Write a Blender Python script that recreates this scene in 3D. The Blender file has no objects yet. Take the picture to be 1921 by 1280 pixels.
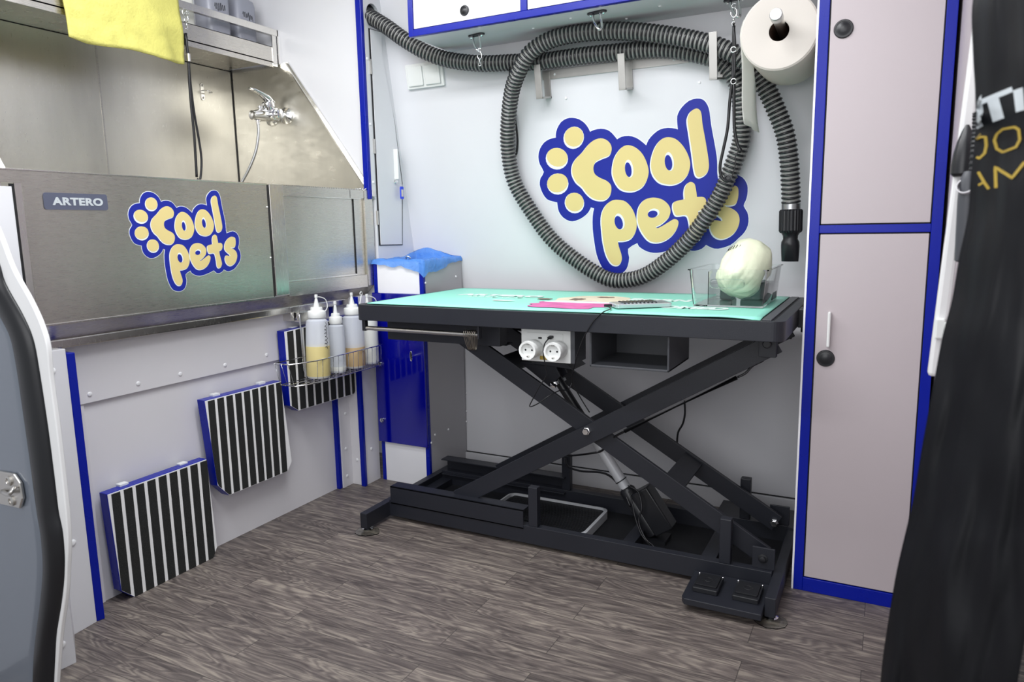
import bpy, bmesh, math, random
from mathutils import Vector, Matrix, noise
random.seed(7)
R = math.radians
S = bpy.context.scene
COL = S.collection

# ---------------------------------------------------------------- camera
cam_d = bpy.data.cameras.new('camera')
cam_d.sensor_width = 36.0
cam_d.lens = 1350.08 / 1921.0 * 36.0
cam_d.clip_start = 0.02
cam = bpy.data.objects.new('camera', cam_d)
COL.objects.link(cam)
yaw, pitch, roll = -0.48004973, 0.15580029, -0.01816399
fwd = Vector((math.sin(yaw) * math.cos(pitch), math.cos(yaw) * math.cos(pitch), -math.sin(pitch)))
r0 = Vector((math.cos(yaw), -math.sin(yaw), 0.0))
u0 = r0.cross(fwd)
rt = r0 * math.cos(roll) + u0 * math.sin(roll)
up = -r0 * math.sin(roll) + u0 * math.cos(roll)
cam.matrix_world = Matrix(((rt.x, up.x, -fwd.x, 0), (rt.y, up.y, -fwd.y, 0), (rt.z, up.z, -fwd.z, 0.93), (0, 0, 0, 1)))
cam_d.dof.use_dof = True
cam_d.dof.focus_distance = 2.15
cam_d.dof.aperture_fstop = 5.6
S.camera = cam

# ---------------------------------------------------------------- world and light
S.view_settings.view_transform = 'Standard'
S.view_settings.look = 'None'
S.view_settings.gamma = 1.0
S.view_settings.use_curve_mapping = False
S.view_settings.exposure = 0.0
world = bpy.data.worlds.new('world'); S.world = world
world.use_nodes = True
world.node_tree.nodes['Background'].inputs[0].default_value = (0.92, 0.96, 1.0, 1)
world.node_tree.nodes['Background'].inputs[1].default_value = 0.55

def area(name, loc, rot, sx, sy, power, color):
    d = bpy.data.lights.new(name, 'AREA'); d.shape = 'RECTANGLE'; d.size = sx; d.size_y = sy
    d.energy = power; d.color = color
    o = bpy.data.objects.new(name, d); COL.objects.link(o)
    o.location = loc; o.rotation_euler = rot
    return o
# ceiling led strips running across the cabin and the daylight coming in by the open side door
area('ceiling_led_light', (-1.15, 1.25, 1.93), (R(4), 0, 0), 1.5, 0.16, 21, (0.97, 0.985, 1.0))
area('ceiling_led_light', (-0.75, 0.55, 1.93), (R(6), 0, 0), 1.3, 0.16, 15, (0.97, 0.985, 1.0))
area('doorway_daylight', (-0.5, -1.1, 1.45), (R(78), 0, R(8)), 2.2, 1.4, 26, (0.98, 0.98, 1.0))

# ---------------------------------------------------------------- materials
def srgb(r, g, b):
    f = lambda c: (c / 255.0) / 12.92 if c <= 10 else ((c / 255.0 + 0.055) / 1.055) ** 2.4
    return (f(r), f(g), f(b), 1)

def nodes_of(name):
    m = bpy.data.materials.new(name); m.use_nodes = True
    nt = m.node_tree
    return m, nt, nt.nodes, nt.links, nt.nodes['Principled BSDF']

def pbr(name, col, rough=0.5, metal=0.0, var=0.06, scale=6.0, bump=0.0, bscale=200.0, coat=0.0, spec=0.5, stretch=None):
    m, nt, N, L, b = nodes_of(name)
    tc = N.new('ShaderNodeTexCoord'); mp = N.new('ShaderNodeMapping'); L.new(tc.outputs['Object'], mp.inputs[0])
    if stretch: mp.inputs['Scale'].default_value = stretch
    nz = N.new('ShaderNodeTexNoise'); nz.inputs['Scale'].default_value = scale; nz.inputs['Detail'].default_value = 4
    L.new(mp.outputs[0], nz.inputs[0])
    mx = N.new('ShaderNodeMixRGB'); mx.blend_type = 'MULTIPLY'; mx.inputs[0].default_value = 1
    mx.inputs[1].default_value = col
    rm = N.new('ShaderNodeMapRange'); rm.inputs[1].default_value = 0.25; rm.inputs[2].default_value = 0.75
    rm.inputs[3].default_value = 1 - var; rm.inputs[4].default_value = 1 + var
    L.new(nz.outputs[0], rm.inputs[0]); L.new(rm.outputs[0], mx.inputs[2]); L.new(mx.outputs[0], b.inputs['Base Color'])
    rr = N.new('ShaderNodeMapRange'); rr.inputs[3].default_value = max(0.02, rough - 0.06); rr.inputs[4].default_value = min(1, rough + 0.06)
    L.new(nz.outputs[0], rr.inputs[0]); L.new(rr.outputs[0], b.inputs['Roughness'])
    b.inputs['Metallic'].default_value = metal
    b.inputs['Coat Weight'].default_value = coat
    b.inputs['Specular IOR Level'].default_value = spec
    if bump:
        n2 = N.new('ShaderNodeTexNoise'); n2.inputs['Scale'].default_value = bscale; n2.inputs['Detail'].default_value = 5
        L.new(mp.outputs[0], n2.inputs[0])
        bp = N.new('ShaderNodeBump'); bp.inputs['Strength'].default_value = bump; bp.inputs['Distance'].default_value = 0.002
        L.new(n2.outputs[0], bp.inputs['Height']); L.new(bp.outputs[0], b.inputs['Normal'])
    return m

def glassy(name, col, rough=0.05, trans=1.0, ior=1.45, alpha=1.0, bump=0):
    m, nt, N, L, b = nodes_of(name)
    b.inputs['Base Color'].default_value = col; b.inputs['Roughness'].default_value = rough
    b.inputs['Transmission Weight'].default_value = trans; b.inputs['IOR'].default_value = ior
    b.inputs['Alpha'].default_value = alpha
    if bump:
        n2 = N.new('ShaderNodeTexNoise'); n2.inputs['Scale'].default_value = bump; n2.inputs['Detail'].default_value = 4; n2.inputs['Distortion'].default_value = 1.5
        bp = N.new('ShaderNodeBump'); bp.inputs['Strength'].default_value = 1.0; bp.inputs['Distance'].default_value = 0.006
        tc = N.new('ShaderNodeTexCoord'); L.new(tc.outputs['Object'], n2.inputs[0]); L.new(n2.outputs[0], bp.inputs['Height']); L.new(bp.outputs[0], b.inputs['Normal'])
    return m

def steel(name, col, rough, stretch, dirt=0.12, scale=30, bump=0.15):
    # brushed sheet: fine streaks in roughness, soft water stains in colour
    m, nt, N, L, b = nodes_of(name)
    tc = N.new('ShaderNodeTexCoord'); mp = N.new('ShaderNodeMapping'); L.new(tc.outputs['Object'], mp.inputs[0])
    mp.inputs['Scale'].default_value = stretch
    n1 = N.new('ShaderNodeTexNoise'); n1.inputs['Scale'].default_value = scale; n1.inputs['Detail'].default_value = 6
    L.new(mp.outputs[0], n1.inputs[0])
    n2 = N.new('ShaderNodeTexNoise'); n2.inputs['Scale'].default_value = 3.5; n2.inputs['Detail'].default_value = 6
    mpb = N.new('ShaderNodeMapping'); mpb.inputs['Scale'].default_value = (1.6, 1.6, 0.35); L.new(tc.outputs['Object'], mpb.inputs[0]); L.new(mpb.outputs[0], n2.inputs[0])
    n3 = N.new('ShaderNodeTexVoronoi'); n3.inputs['Scale'].default_value = 65
    L.new(tc.outputs['Object'], n3.inputs[0])
    r1 = N.new('ShaderNodeMapRange'); r1.inputs[1].default_value = 0.3; r1.inputs[2].default_value = 0.7
    r1.inputs[3].default_value = rough - 0.07; r1.inputs[4].default_value = rough + 0.09
    L.new(n1.outputs[0], r1.inputs[0]); L.new(r1.outputs[0], b.inputs['Roughness'])
    r2 = N.new('ShaderNodeMapRange'); r2.inputs[1].default_value = 0.3; r2.inputs[2].default_value = 0.7
    r2.inputs[3].default_value = 1 - dirt; r2.inputs[4].default_value = 1.0
    L.new(n2.outputs[0], r2.inputs[0])
    r3 = N.new('ShaderNodeMapRange'); r3.inputs[1].default_value = 0.01; r3.inputs[2].default_value = 0.07
    r3.inputs[3].default_value = 1 - dirt * 1.2; r3.inputs[4].default_value = 1.0
    L.new(n3.outputs['Distance'], r3.inputs[0])
    mu = N.new('ShaderNodeMath'); mu.operation = 'MULTIPLY'; L.new(r2.outputs[0], mu.inputs[0]); L.new(r3.outputs[0], mu.inputs[1])
    mx = N.new('ShaderNodeMixRGB'); mx.blend_type = 'MULTIPLY'; mx.inputs[0].default_value = 1; mx.inputs[1].default_value = col
    L.new(mu.outputs[0], mx.inputs[2]); L.new(mx.outputs[0], b.inputs['Base Color'])
    b.inputs['Metallic'].default_value = 1.0
    bp = N.new('ShaderNodeBump'); bp.inputs['Strength'].default_value = bump; bp.inputs['Distance'].default_value = 0.0006
    L.new(n1.outputs[0], bp.inputs['Height']); L.new(bp.outputs[0], b.inputs['Normal'])
    return m

def floor_mat():
    m, nt, N, L, b = nodes_of('wood_look_vinyl')
    tc = N.new('ShaderNodeTexCoord')
    br = N.new('ShaderNodeTexBrick'); br.inputs['Scale'].default_value = 1.0
    br.inputs['Brick Width'].default_value = 0.62; br.inputs['Row Height'].default_value = 0.078
    br.inputs['Mortar Size'].default_value = 0.0007; br.inputs['Mortar Smooth'].default_value = 0.2
    br.inputs['Bias'].default_value = 0.0; br.offset = 0.37
    br.inputs['Color1'].default_value = (0, 0, 0, 1); br.inputs['Color2'].default_value = (1, 1, 1, 1)
    br.inputs['Mortar'].default_value = (0.5, 0.5, 0.5, 1)
    L.new(tc.outputs['Object'], br.inputs[0])
    # grain: noise stretched along the planks, shifted per plank
    sh = N.new('ShaderNodeVectorMath'); sh.operation = 'MULTIPLY_ADD'
    sh.inputs[1].default_value = (3.1, 1.7, 5.0)
    L.new(br.outputs[0], sh.inputs[0]); L.new(tc.outputs['Object'], sh.inputs[2])
    mp = N.new('ShaderNodeMapping'); mp.inputs['Scale'].default_value = (1.9, 19, 1); L.new(sh.outputs[0], mp.inputs[0])
    n1 = N.new('ShaderNodeTexNoise'); n1.inputs['Scale'].default_value = 2.2; n1.inputs['Detail'].default_value = 10
    n1.inputs['Roughness'].default_value = 0.62; n1.inputs['Distortion'].default_value = 1.3
    L.new(mp.outputs[0], n1.inputs[0])
    mp2 = N.new('ShaderNodeMapping'); mp2.inputs['Scale'].default_value = (6, 160, 1); L.new(sh.outputs[0], mp2.inputs[0])
    n2 = N.new('ShaderNodeTexNoise'); n2.inputs['Scale'].default_value = 2; n2.inputs['Detail'].default_value = 6
    L.new(mp2.outputs[0], n2.inputs[0])
    mp3 = N.new('ShaderNodeMapping'); mp3.inputs['Scale'].default_value = (1.0, 5.5, 1); L.new(sh.outputs[0], mp3.inputs[0])
    nl = N.new('ShaderNodeTexNoise'); nl.inputs['Scale'].default_value = 2.6; nl.inputs['Detail'].default_value = 2.5; nl.inputs['Distortion'].default_value = 0.5
    L.new(mp3.outputs[0], nl.inputs[0])
    m1 = N.new('ShaderNodeMath'); m1.operation = 'MULTIPLY'; m1.inputs[1].default_value = 120; L.new(nl.outputs[0], m1.inputs[0])
    m2 = N.new('ShaderNodeMath'); m2.operation = 'SINE'; L.new(m1.outputs[0], m2.inputs[0])
    wv = N.new('ShaderNodeMapRange'); wv.inputs[1].default_value = -1; wv.inputs[2].default_value = 1; L.new(m2.outputs[0], wv.inputs[0])
    a1 = N.new('ShaderNodeMath'); a1.operation = 'MULTIPLY_ADD'; a1.inputs[1].default_value = 0.16
    L.new(wv.outputs[0], a1.inputs[0]); L.new(n1.outputs[0], a1.inputs[2])
    a2 = N.new('ShaderNodeMath'); a2.operation = 'MULTIPLY_ADD'; a2.inputs[1].default_value = 0.40
    L.new(n2.outputs[0], a2.inputs[0]); L.new(a1.outputs[0], a2.inputs[2])
    cr = N.new('ShaderNodeValToRGB'); e = cr.color_ramp.elements
    e[0].position = 0.42; e[0].color = srgb(54, 49, 48)
    e[1].position = 1.0; e[1].color = srgb(146, 138, 128)
    k = cr.color_ramp.elements.new(0.62); k.color = srgb(82, 75, 73)
    k = cr.color_ramp.elements.new(0.80); k.color = srgb(108, 100, 96)
    mr = N.new('ShaderNodeMapRange'); mr.inputs[2].default_value = 1.3
    L.new(a2.outputs[0], cr.inputs[0])
    tint = N.new('ShaderNodeMixRGB'); tint.blend_type = 'MULTIPLY'; tint.inputs[0].default_value = 1
    rv = N.new('ShaderNodeValToRGB'); rv.color_ramp.elements[0].color = (0.80, 0.78, 0.78, 1); rv.color_ramp.elements[1].color = (1.08, 1.06, 1.04, 1)
    L.new(br.outputs[0], rv.inputs[0]); L.new(cr.outputs[0], tint.inputs[1]); L.new(rv.outputs[0], tint.inputs[2])
    sm = N.new('ShaderNodeMixRGB'); sm.blend_type = 'MIX'; sm.inputs[2].default_value = srgb(48, 44, 43)
    L.new(br.outputs['Fac'], sm.inputs[0]); L.new(tint.outputs[0], sm.inputs[1])
    L.new(sm.outputs[0], b.inputs['Base Color'])
    b.inputs['Roughness'].default_value = 0.48
    bp = N.new('ShaderNodeBump'); bp.inputs['Strength'].default_value = 0.25; bp.inputs['Distance'].default_value = 0.001
    L.new(a2.outputs[0], bp.inputs['Height']); L.new(bp.outputs[0], b.inputs['Normal'])
    return m

M = {}
M['wall'] = pbr('white_laminate', srgb(222, 222, 226), 0.32, var=0.02, scale=3, bump=0.05, bscale=320)
M['bin_side'] = pbr('shade_and_plain_grey', srgb(176, 174, 178), 0.3, var=0.02)  # white laminate greyed for shade below the table; plain grey on tube rim
M['paper_sheet'] = pbr('thin_paper', srgb(246, 246, 242), 0.9, var=0.02)
_nt = M['paper_sheet'].node_tree; _t = _nt.nodes.new('ShaderNodeBsdfTranslucent'); _t.inputs[0].default_value = srgb(246, 246, 242); _m = _nt.nodes.new('ShaderNodeMixShader'); _m.inputs[0].default_value = 0.6
_nt.links.new(_nt.nodes['Principled BSDF'].outputs[0], _m.inputs[1]); _nt.links.new(_t.outputs[0], _m.inputs[2]); _nt.links.new(_m.outputs[0], _nt.nodes['Material Output'].inputs[0])
M['wire'] = pbr('dull_wire', (0.30, 0.27, 0.23, 1), 0.3, 1.0, var=0.03)
M['wall_low'] = pbr('pale_grey_laminate', srgb(228, 226, 229), 0.30, var=0.025, scale=3, bump=0.04, bscale=320)
M['closet'] = pbr('warm_grey_laminate', srgb(188, 178, 181), 0.40, var=0.02, scale=2.5, bump=0.05, bscale=260)
M['white'] = pbr('white_plastic', srgb(232, 234, 232), 0.30, var=0.015)
M['gloss_white'] = pbr('white_gloss_laminate', srgb(240, 240, 244), 0.18, var=0.01)
M['blue'] = pbr('royal_blue_edging', srgb(0, 24, 150), 0.28, var=0.05, spec=0.3)
M['blue_door'] = pbr('royal_blue_gloss_acrylic', srgb(0, 4, 138), 0.10, var=0.05, coat=0.6)
M['steel'] = steel('brushed_stainless', (0.66, 0.63, 0.58, 1), 0.30, (1, 1.5, 60), dirt=0.16)
M['steel_back'] = steel('stained_stainless', (0.82, 0.79, 0.71, 1), 0.34, (1, 40, 2.5), dirt=0.26, scale=20)
M['steel_trim'] = steel('polished_stainless', (0.74, 0.72, 0.68, 1), 0.20, (1, 30, 2), dirt=0.08)
M['rack_steel'] = pbr('matt_stainless', (0.46, 0.45, 0.43, 1), 0.46, 1.0, var=0.06, scale=30)
M['lit_metal_grey'] = pbr('lit_metal_grey', srgb(196, 198, 202), 0.35, 0.15, var=0.04)  # pale colour replaces the bright reflections of metal in the table base
M['chrome'] = pbr('chrome', (0.86, 0.86, 0.87, 1), 0.07, 1.0, var=0.01)
M['satin'] = pbr('satin_metal', (0.62, 0.60, 0.57, 1), 0.30, 1.0, var=0.04)
M['alu'] = pbr('brushed_aluminium', (0.50, 0.51, 0.52, 1), 0.32, 1.0, var=0.04)
M['black_metal'] = pbr('black_powder_coat', srgb(30, 32, 40), 0.42, 0.0, var=0.07, bump=0.20, bscale=900)
M['black_rubber'] = pbr('black_ribbed_rubber', srgb(18, 19, 24), 0.55, var=0.08, bump=0.2, bscale=400)
M['black_plastic'] = pbr('black_plastic', srgb(28, 29, 33), 0.35, var=0.05)
M['dark_grey'] = pbr('dark_grey_plastic', srgb(72, 74, 79), 0.42, var=0.05)
M['cable'] = pbr('black_cable', srgb(20, 20, 24), 0.35, var=0.03)
M['mint'] = pbr('mint_mat', srgb(150, 232, 210), 0.42, var=0.03, bump=0.04, bscale=300)
M['print_white'] = pbr('white_print', srgb(226, 246, 240), 0.5, var=0.02)
M['print_pink'] = pbr('pink_print', srgb(218, 104, 168), 0.5, var=0.25, scale=30)
M['print_cream'] = pbr('cream_print', srgb(232, 222, 196), 0.5, var=0.12, scale=30)
M['print_brown'] = pbr('brown_print', srgb(120, 98, 84), 0.5, var=0.1)
M['logo_blue'] = pbr('logo_blue', srgb(18, 34, 150), 0.45, var=0.03)
M['logo_cream'] = pbr('logo_cream', srgb(226, 206, 140), 0.5, var=0.03)
M['logo_white'] = pbr('logo_white', srgb(236, 242, 246), 0.5, var=0.01)
M['plate_grey'] = pbr('slate_nameplate', srgb(86, 90, 108), 0.35, var=0.03)
M['towel'] = pbr('yellow_microfibre', srgb(190, 184, 100), 0.9, var=0.08, scale=14, bump=0.8, bscale=120)
M['paper'] = pbr('white_paper', srgb(212, 206, 198), 0.85, var=0.02, bump=0.15, bscale=90)
M['cardboard'] = pbr('brown_cardboard', srgb(92, 68, 56), 0.8, var=0.05)
M['carpet'] = pbr('black_grit_strip', srgb(34, 35, 34), 0.85, var=0.35, scale=260, bump=0.8, bscale=500)
M['stripe_white'] = pbr('stripe_white', srgb(252, 252, 252), 0.35, var=0.01)
M['cap'] = pbr('screw_cap_white', srgb(244, 244, 246), 0.25, var=0.01)
M['gap'] = pbr('shadow_gap_black', srgb(18, 18, 22), 0.6, var=0.02)
M['floor'] = floor_mat()
M['hose'] = pbr('black_hose_rib', srgb(36, 37, 40), 0.22, var=0.08)
M['hose_gap'] = glassy('smoky_hose_wall', srgb(178, 178, 174), 0.16, 0.0, 1.4, 0.55)
M['bag'] = pbr('plastic_bag_cream', srgb(230, 234, 206), 0.32, var=0.05, scale=20, bump=1.0, bscale=34)
M['ink'] = pbr('black_ink', srgb(40, 40, 46), 0.6, var=0.02)
M['gold'] = pbr('gold_print', srgb(168, 142, 52), 0.5, var=0.05)
M['silver_print'] = pbr('silver_print', srgb(190, 196, 200), 0.5, var=0.03)
M['curtain'] = pbr('black_nylon', srgb(11, 12, 17), 0.46, var=0.08, bump=0.12, bscale=60, spec=0.3)
M['van'] = pbr('grey_van_paint', srgb(112, 119, 130), 0.25, var=0.03, coat=0.4)
M['van_white'] = pbr('white_van_paint', srgb(232, 232, 232), 0.25, var=0.02, coat=0.4)
M['seal'] = pbr('black_door_seal', srgb(14, 15, 20), 0.38, var=0.05)
M['clear'] = glassy('clear_acrylic', (0.96, 0.99, 0.98, 1), 0.02, 1.0, 1.35)
M['pad'] = glassy('clear_foot_pad', (0.95, 0.97, 0.94, 1), 0.08, 1.0, 1.3)
M['bottle'] = glassy('frosted_bottle', (0.88, 0.92, 1.0, 1), 0.45, 0.2, 1.2, 0.66)
M['liq_yellow'] = pbr('yellow_shampoo', srgb(226, 210, 146), 0.35, var=0.03)
M['liq_amber'] = pbr('amber_shampoo', srgb(206, 178, 136), 0.35, var=0.03)
M['liq_white'] = pbr('milky_conditioner', srgb(238, 240, 236), 0.4, var=0.01)
M['bag_blue'] = glassy('blue_bin_liner', srgb(104, 164, 250), 0.18, 0.2, 1.2, 0.80, bump=26)
M['phone_body'] = pbr('silver_phone_case', srgb(196, 202, 204), 0.15, 0.4, var=0.04)
M['tag_blue'] = pbr('blue_key_tag', srgb(34, 70, 220), 0.3, var=0.03)

# ---------------------------------------------------------------- mesh helpers
class MB:
    def __init__(s):
        s.bm = bmesh.new(); s.mi = 0
    def face(s, vs):
        try:
            f = s.bm.faces.new(vs); f.material_index = s.mi; return f
        except ValueError:
            return None
    def box(s, x0, x1, y0, y1, z0, z1):
        v = [s.bm.verts.new(p) for p in ((x0,y0,z0),(x1,y0,z0),(x1,y1,z0),(x0,y1,z0),(x0,y0,z1),(x1,y0,z1),(x1,y1,z1),(x0,y1,z1))]
        for q in ((0,3,2,1),(4,5,6,7),(0,1,5,4),(1,2,6,5),(2,3,7,6),(3,0,4,7)): s.face([v[i] for i in q])
        return s
    def beam(s, p, q, w, h, upv=(0, 0, 1), cut0=None):
        p = Vector(p); q = Vector(q); d = (q - p).normalized(); u = Vector(upv)
        sd = d.cross(u).normalized(); u = sd.cross(d).normalized()
        v = []
        for c in (p, q):
            for a, b in ((-1,-1),(1,-1),(1,1),(-1,1)):
                v.append(s.bm.verts.new(c + sd * (a * w / 2) + u * (b * h / 2)))
        for f in ((0,1,2,3),(7,6,5,4),(0,4,5,1),(1,5,6,2),(2,6,7,3),(3,7,4,0)): s.face([v[i] for i in f])
        return s
    def rings(s, rings, closed=False, cap=True):
        n = len(rings[0]); vs = [[s.bm.verts.new(p) for p in r] for r in rings]
        m = len(vs)
        for i in range(m if closed else m - 1):
            a = vs[i]; b = vs[(i + 1) % m]
            for j in range(n): s.face([a[j], a[(j + 1) % n], b[(j + 1) % n], b[j]])
        if cap and not closed:
            s.face(list(reversed(vs[0]))); s.face(vs[-1])
        return s
    def frame(s, d, ref=None):
        d = Vector(d).normalized(); r = Vector(ref) if ref else (Vector((0, 0, 1)) if abs(d.z) < 0.9 else Vector((1, 0, 0)))
        a = d.cross(r).normalized(); return a, a.cross(d).normalized()
    def cyl(s, p, q, r, r2=None, n=20, cap=True):
        p = Vector(p); q = Vector(q); a, b = s.frame(q - p); r2 = r if r2 is None else r2
        s.rings([[c + a * (rr * math.cos(2*math.pi*k/n)) + b * (rr * math.sin(2*math.pi*k/n)) for k in range(n)] for c, rr in ((p, r), (q, r2))], cap=cap)
        return s
    def lathe(s, o, ax, prof, n=24, cap=True):
        o = Vector(o); ax = Vector(ax).normalized(); a, b = s.frame(ax)
        s.rings([[o + ax * h + a * (r * math.cos(2*math.pi*k/n)) + b * (r * math.sin(2*math.pi*k/n)) for k in range(n)] for r, h in prof], cap=cap)
        return s
    def tube(s, pts, r, n=8, closed=False, sub=0):
        P = [Vector(p) for p in pts]
        if sub: P = catmull(P, sub, closed)
        m = len(P); rs = []
        prev = None
        for i in range(m):
            if closed: d = P[(i + 1) % m] - P[i - 1]
            else: d = P[min(i + 1, m - 1)] - P[max(i - 1, 0)]
            d.normalize()
            if prev is None: a, b = s.frame(d)
            else:
                a = prev - d * prev.dot(d)
                if a.length < 1e-6: a, b = s.frame(d)
                a.normalize(); b = d.cross(a)
            prev = a
            rr = r[i] if isinstance(r, (list, tuple)) else r
            rs.append([P[i] + a * (rr * math.cos(2*math.pi*k/n)) + b * (rr * math.sin(2*math.pi*k/n)) for k in range(n)])
        s.rings(rs, closed=closed)
        return s
    def prism(s, poly, off):
        # poly: list of 3D points, off: extrusion vector
        off = Vector(off); a = [s.bm.verts.new(p) for p in poly]; b = [s.bm.verts.new(Vector(p) + off) for p in poly]
        s.face(a); s.face(list(reversed(b))); n = len(a)
        for i in range(n): s.face([a[i], b[i], b[(i + 1) % n], a[(i + 1) % n]])
        return s
    def grid(s, rows):
        v = [[s.bm.verts.new(p) for p in r] for r in rows]
        for i in range(len(v) - 1):
            for j in range(len(v[0]) - 1): s.face([v[i][j], v[i][j + 1], v[i + 1][j + 1], v[i + 1][j]])
        return s
    def ball(s, c, rx, ry=None, rz=None, nu=16, nv=10):
        ry = rx if ry is None else ry; rz = rx if rz is None else rz; c = Vector(c)
        rs = [[c + Vector((rx * math.sin(math.pi*(i+.5)/nv) * math.cos(2*math.pi*k/nu), ry * math.sin(math.pi*(i+.5)/nv) * math.sin(2*math.pi*k/nu), rz * math.cos(math.pi*(i+.5)/nv))) for k in range(nu)] for i in range(nv)]
        s.rings(rs); return s
    def build(s, name, mats, parent=None, smooth=False, bevel=0.0, solid=0.0, sub=0, seg=2):
        bmesh.ops.recalc_face_normals(s.bm, faces=s.bm.faces[:])
        me = bpy.data.meshes.new(name); s.bm.to_mesh(me); s.bm.free()
        for m in (mats if isinstance(mats, (list, tuple)) else [mats]): me.materials.append(m)
        o = bpy.data.objects.new(name, me); COL.objects.link(o)
        if smooth:
            for p in me.polygons: p.use_smooth = True
            if smooth == 'auto': me.set_sharp_from_angle(angle=R(40))
        if parent is not None: adopt(o, parent)
        if solid:
            md = o.modifiers.new('thickness', 'SOLIDIFY'); md.thickness = solid; md.offset = 0
        if bevel:
            md = o.modifiers.new('edge', 'BEVEL'); md.width = bevel; md.segments = seg; md.limit_method = 'ANGLE'; md.angle_limit = R(40)
        if sub:
            md = o.modifiers.new('smooth', 'SUBSURF'); md.levels = sub; md.render_levels = sub
        return o

def wloc(o):
    v = Vector(o.location)
    while o.parent is not None: o = o.parent; v += Vector(o.location)
    return v
def adopt(o, parent):
    o.parent = parent
    o.matrix_parent_inverse = Matrix.Translation(-Vector(parent['base'])) if 'base' in parent else Matrix()

def catmull(P, sub, closed=False):
    P = [Vector(p) for p in P]; n = len(P); out = []
    for i in range(n if closed else n - 1):
        g = lambda k: P[k % n] if closed else P[max(0, min(n - 1, k))]
        a, b, c, d = g(i - 1), g(i), g(i + 1), g(i + 2)
        for t in range(sub):
            t /= sub
            out.append(0.5 * ((2 * b) + (c - a) * t + (2 * a - 5 * b + 4 * c - d) * t * t + (3 * b - a - 3 * c + d) * t ** 3))
    if not closed: out.append(P[-1])
    return out

def tag(o, label, cat=None, group=None):
    o['label'] = label
    if cat: o['category'] = cat
    if group: o['group'] = group
    return o
def thing(name, loc, label, cat, group=None):
    o = bpy.data.objects.new(name, None); COL.objects.link(o); o.empty_display_size = 0.05
    o.location = loc; o['base'] = list(loc)
    return tag(o, label, cat, group)
def struct(o):
    o['kind'] = 'structure'; return o
def rootstruct(name, loc):
    o = bpy.data.objects.new(name, None); COL.objects.link(o); o.location = loc; o['base'] = list(loc); o['kind'] = 'structure'; return o
def copy_thing(root, d, label, group=None):
    c = root.copy(); COL.objects.link(c); c.location = Vector(root.location) + Vector(d); c['label'] = label
    if group: c['group'] = group
    for ch in list(root.children):
        k = ch.copy(); COL.objects.link(k); k.parent = c
        for g in list(ch.children):
            h = g.copy(); COL.objects.link(h); h.parent = k
    return c
def rrect(w, h, r, n=5):
    pts = []
    for cx, cy, a0 in ((w/2-r, h/2-r, 0), (-w/2+r, h/2-r, 90), (-w/2+r, -h/2+r, 180), (w/2-r, -h/2+r, 270)):
        for k in range(n + 1):
            a = R(a0 + 90 * k / n); pts.append((cx + r * math.cos(a), cy + r * math.sin(a)))
    return pts
def text_mesh(name, body, size, mat, M4, parent=None, sx=1.0, extrude=0.0004, bold=0.0, align='LEFT', space=1.0, fit=0):
    c = bpy.data.curves.new(name, 'FONT'); c.body = body; c.size = size; c.extrude = extrude; c.offset = bold; c.align_x = align
    c.space_character = space; c.resolution_u = 6
    t = bpy.data.objects.new('tmp', c); COL.objects.link(t)
    dg = bpy.context.evaluated_depsgraph_get(); dg.update()
    me = bpy.data.meshes.new_from_object(t.evaluated_get(dg)); me.name = name
    bpy.data.objects.remove(t)
    if fit:
        xs = [v.co.x for v in me.vertices]; sx = fit / (max(xs) - min(xs))
    me.transform(M4 @ Matrix.Diagonal((sx, 1, 1, 1)))
    me.materials.clear(); me.materials.append(mat)
    o = bpy.data.objects.new(name, me); COL.objects.link(o)
    if parent is not None: adopt(o, parent)
    return o
def basis(o, x, y, z):
    x = Vector(x).normalized(); y = Vector(y).normalized(); z = Vector(z).normalized(); o = Vector(o)
    return Matrix(((x.x, y.x, z.x, o.x), (x.y, y.y, z.y, o.y), (x.z, y.z, z.z, o.z), (0, 0, 0, 1)))

# ================================================================ SHELL
WS = 0.17                                            # lean of the van side wall above 0.8 m
def wally(z): return 2.346 + 0.0229 * z if z < 0.7 else 2.345 - WS * (z - 0.8)
WN = Vector((0, -1, -WS)).normalized()               # wall normal towards the cabin
WU = Vector((0, -WS, 1)).normalized()                # up along the leaning wall
def wp(x, v, off=0.0):                               # point on the leaning wall, v along the slope from 0.8 m
    return Vector((x, 2.345, 0.8)) + WU * v + WN * off

struct(MB().box(-2.5, 0.9, -0.4, 2.6, -0.05, 0).build('floor', M['floor']))
b = MB(); b.prism([(-2.5, wally(0), 0), (-2.5, wally(0.7), 0.7), (-2.5, wally(2.0), 2.0), (-2.5, 2.6, 2.0), (-2.5, 2.6, 0)], (3.0, 0, 0))
struct(b.build('wall_back', M['wall']))
struct(MB().box(-2.5, 0.55, 0.25, 2.5, 1.97, 2.02).build('ceiling', M['gloss_white']))
# back skirting with its thin dark seam
b = MB(); b.box(-1.43, -0.17, 2.333, 2.346, 0, 0.062); sk = struct(b.build('baseboard_back', M['wall'], bevel=0.001))
g = struct(MB().box(-1.43, -0.17, 2.3425, 2.3452, 0.062, 0.0655).build('trim_1', M['gap']))
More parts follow.
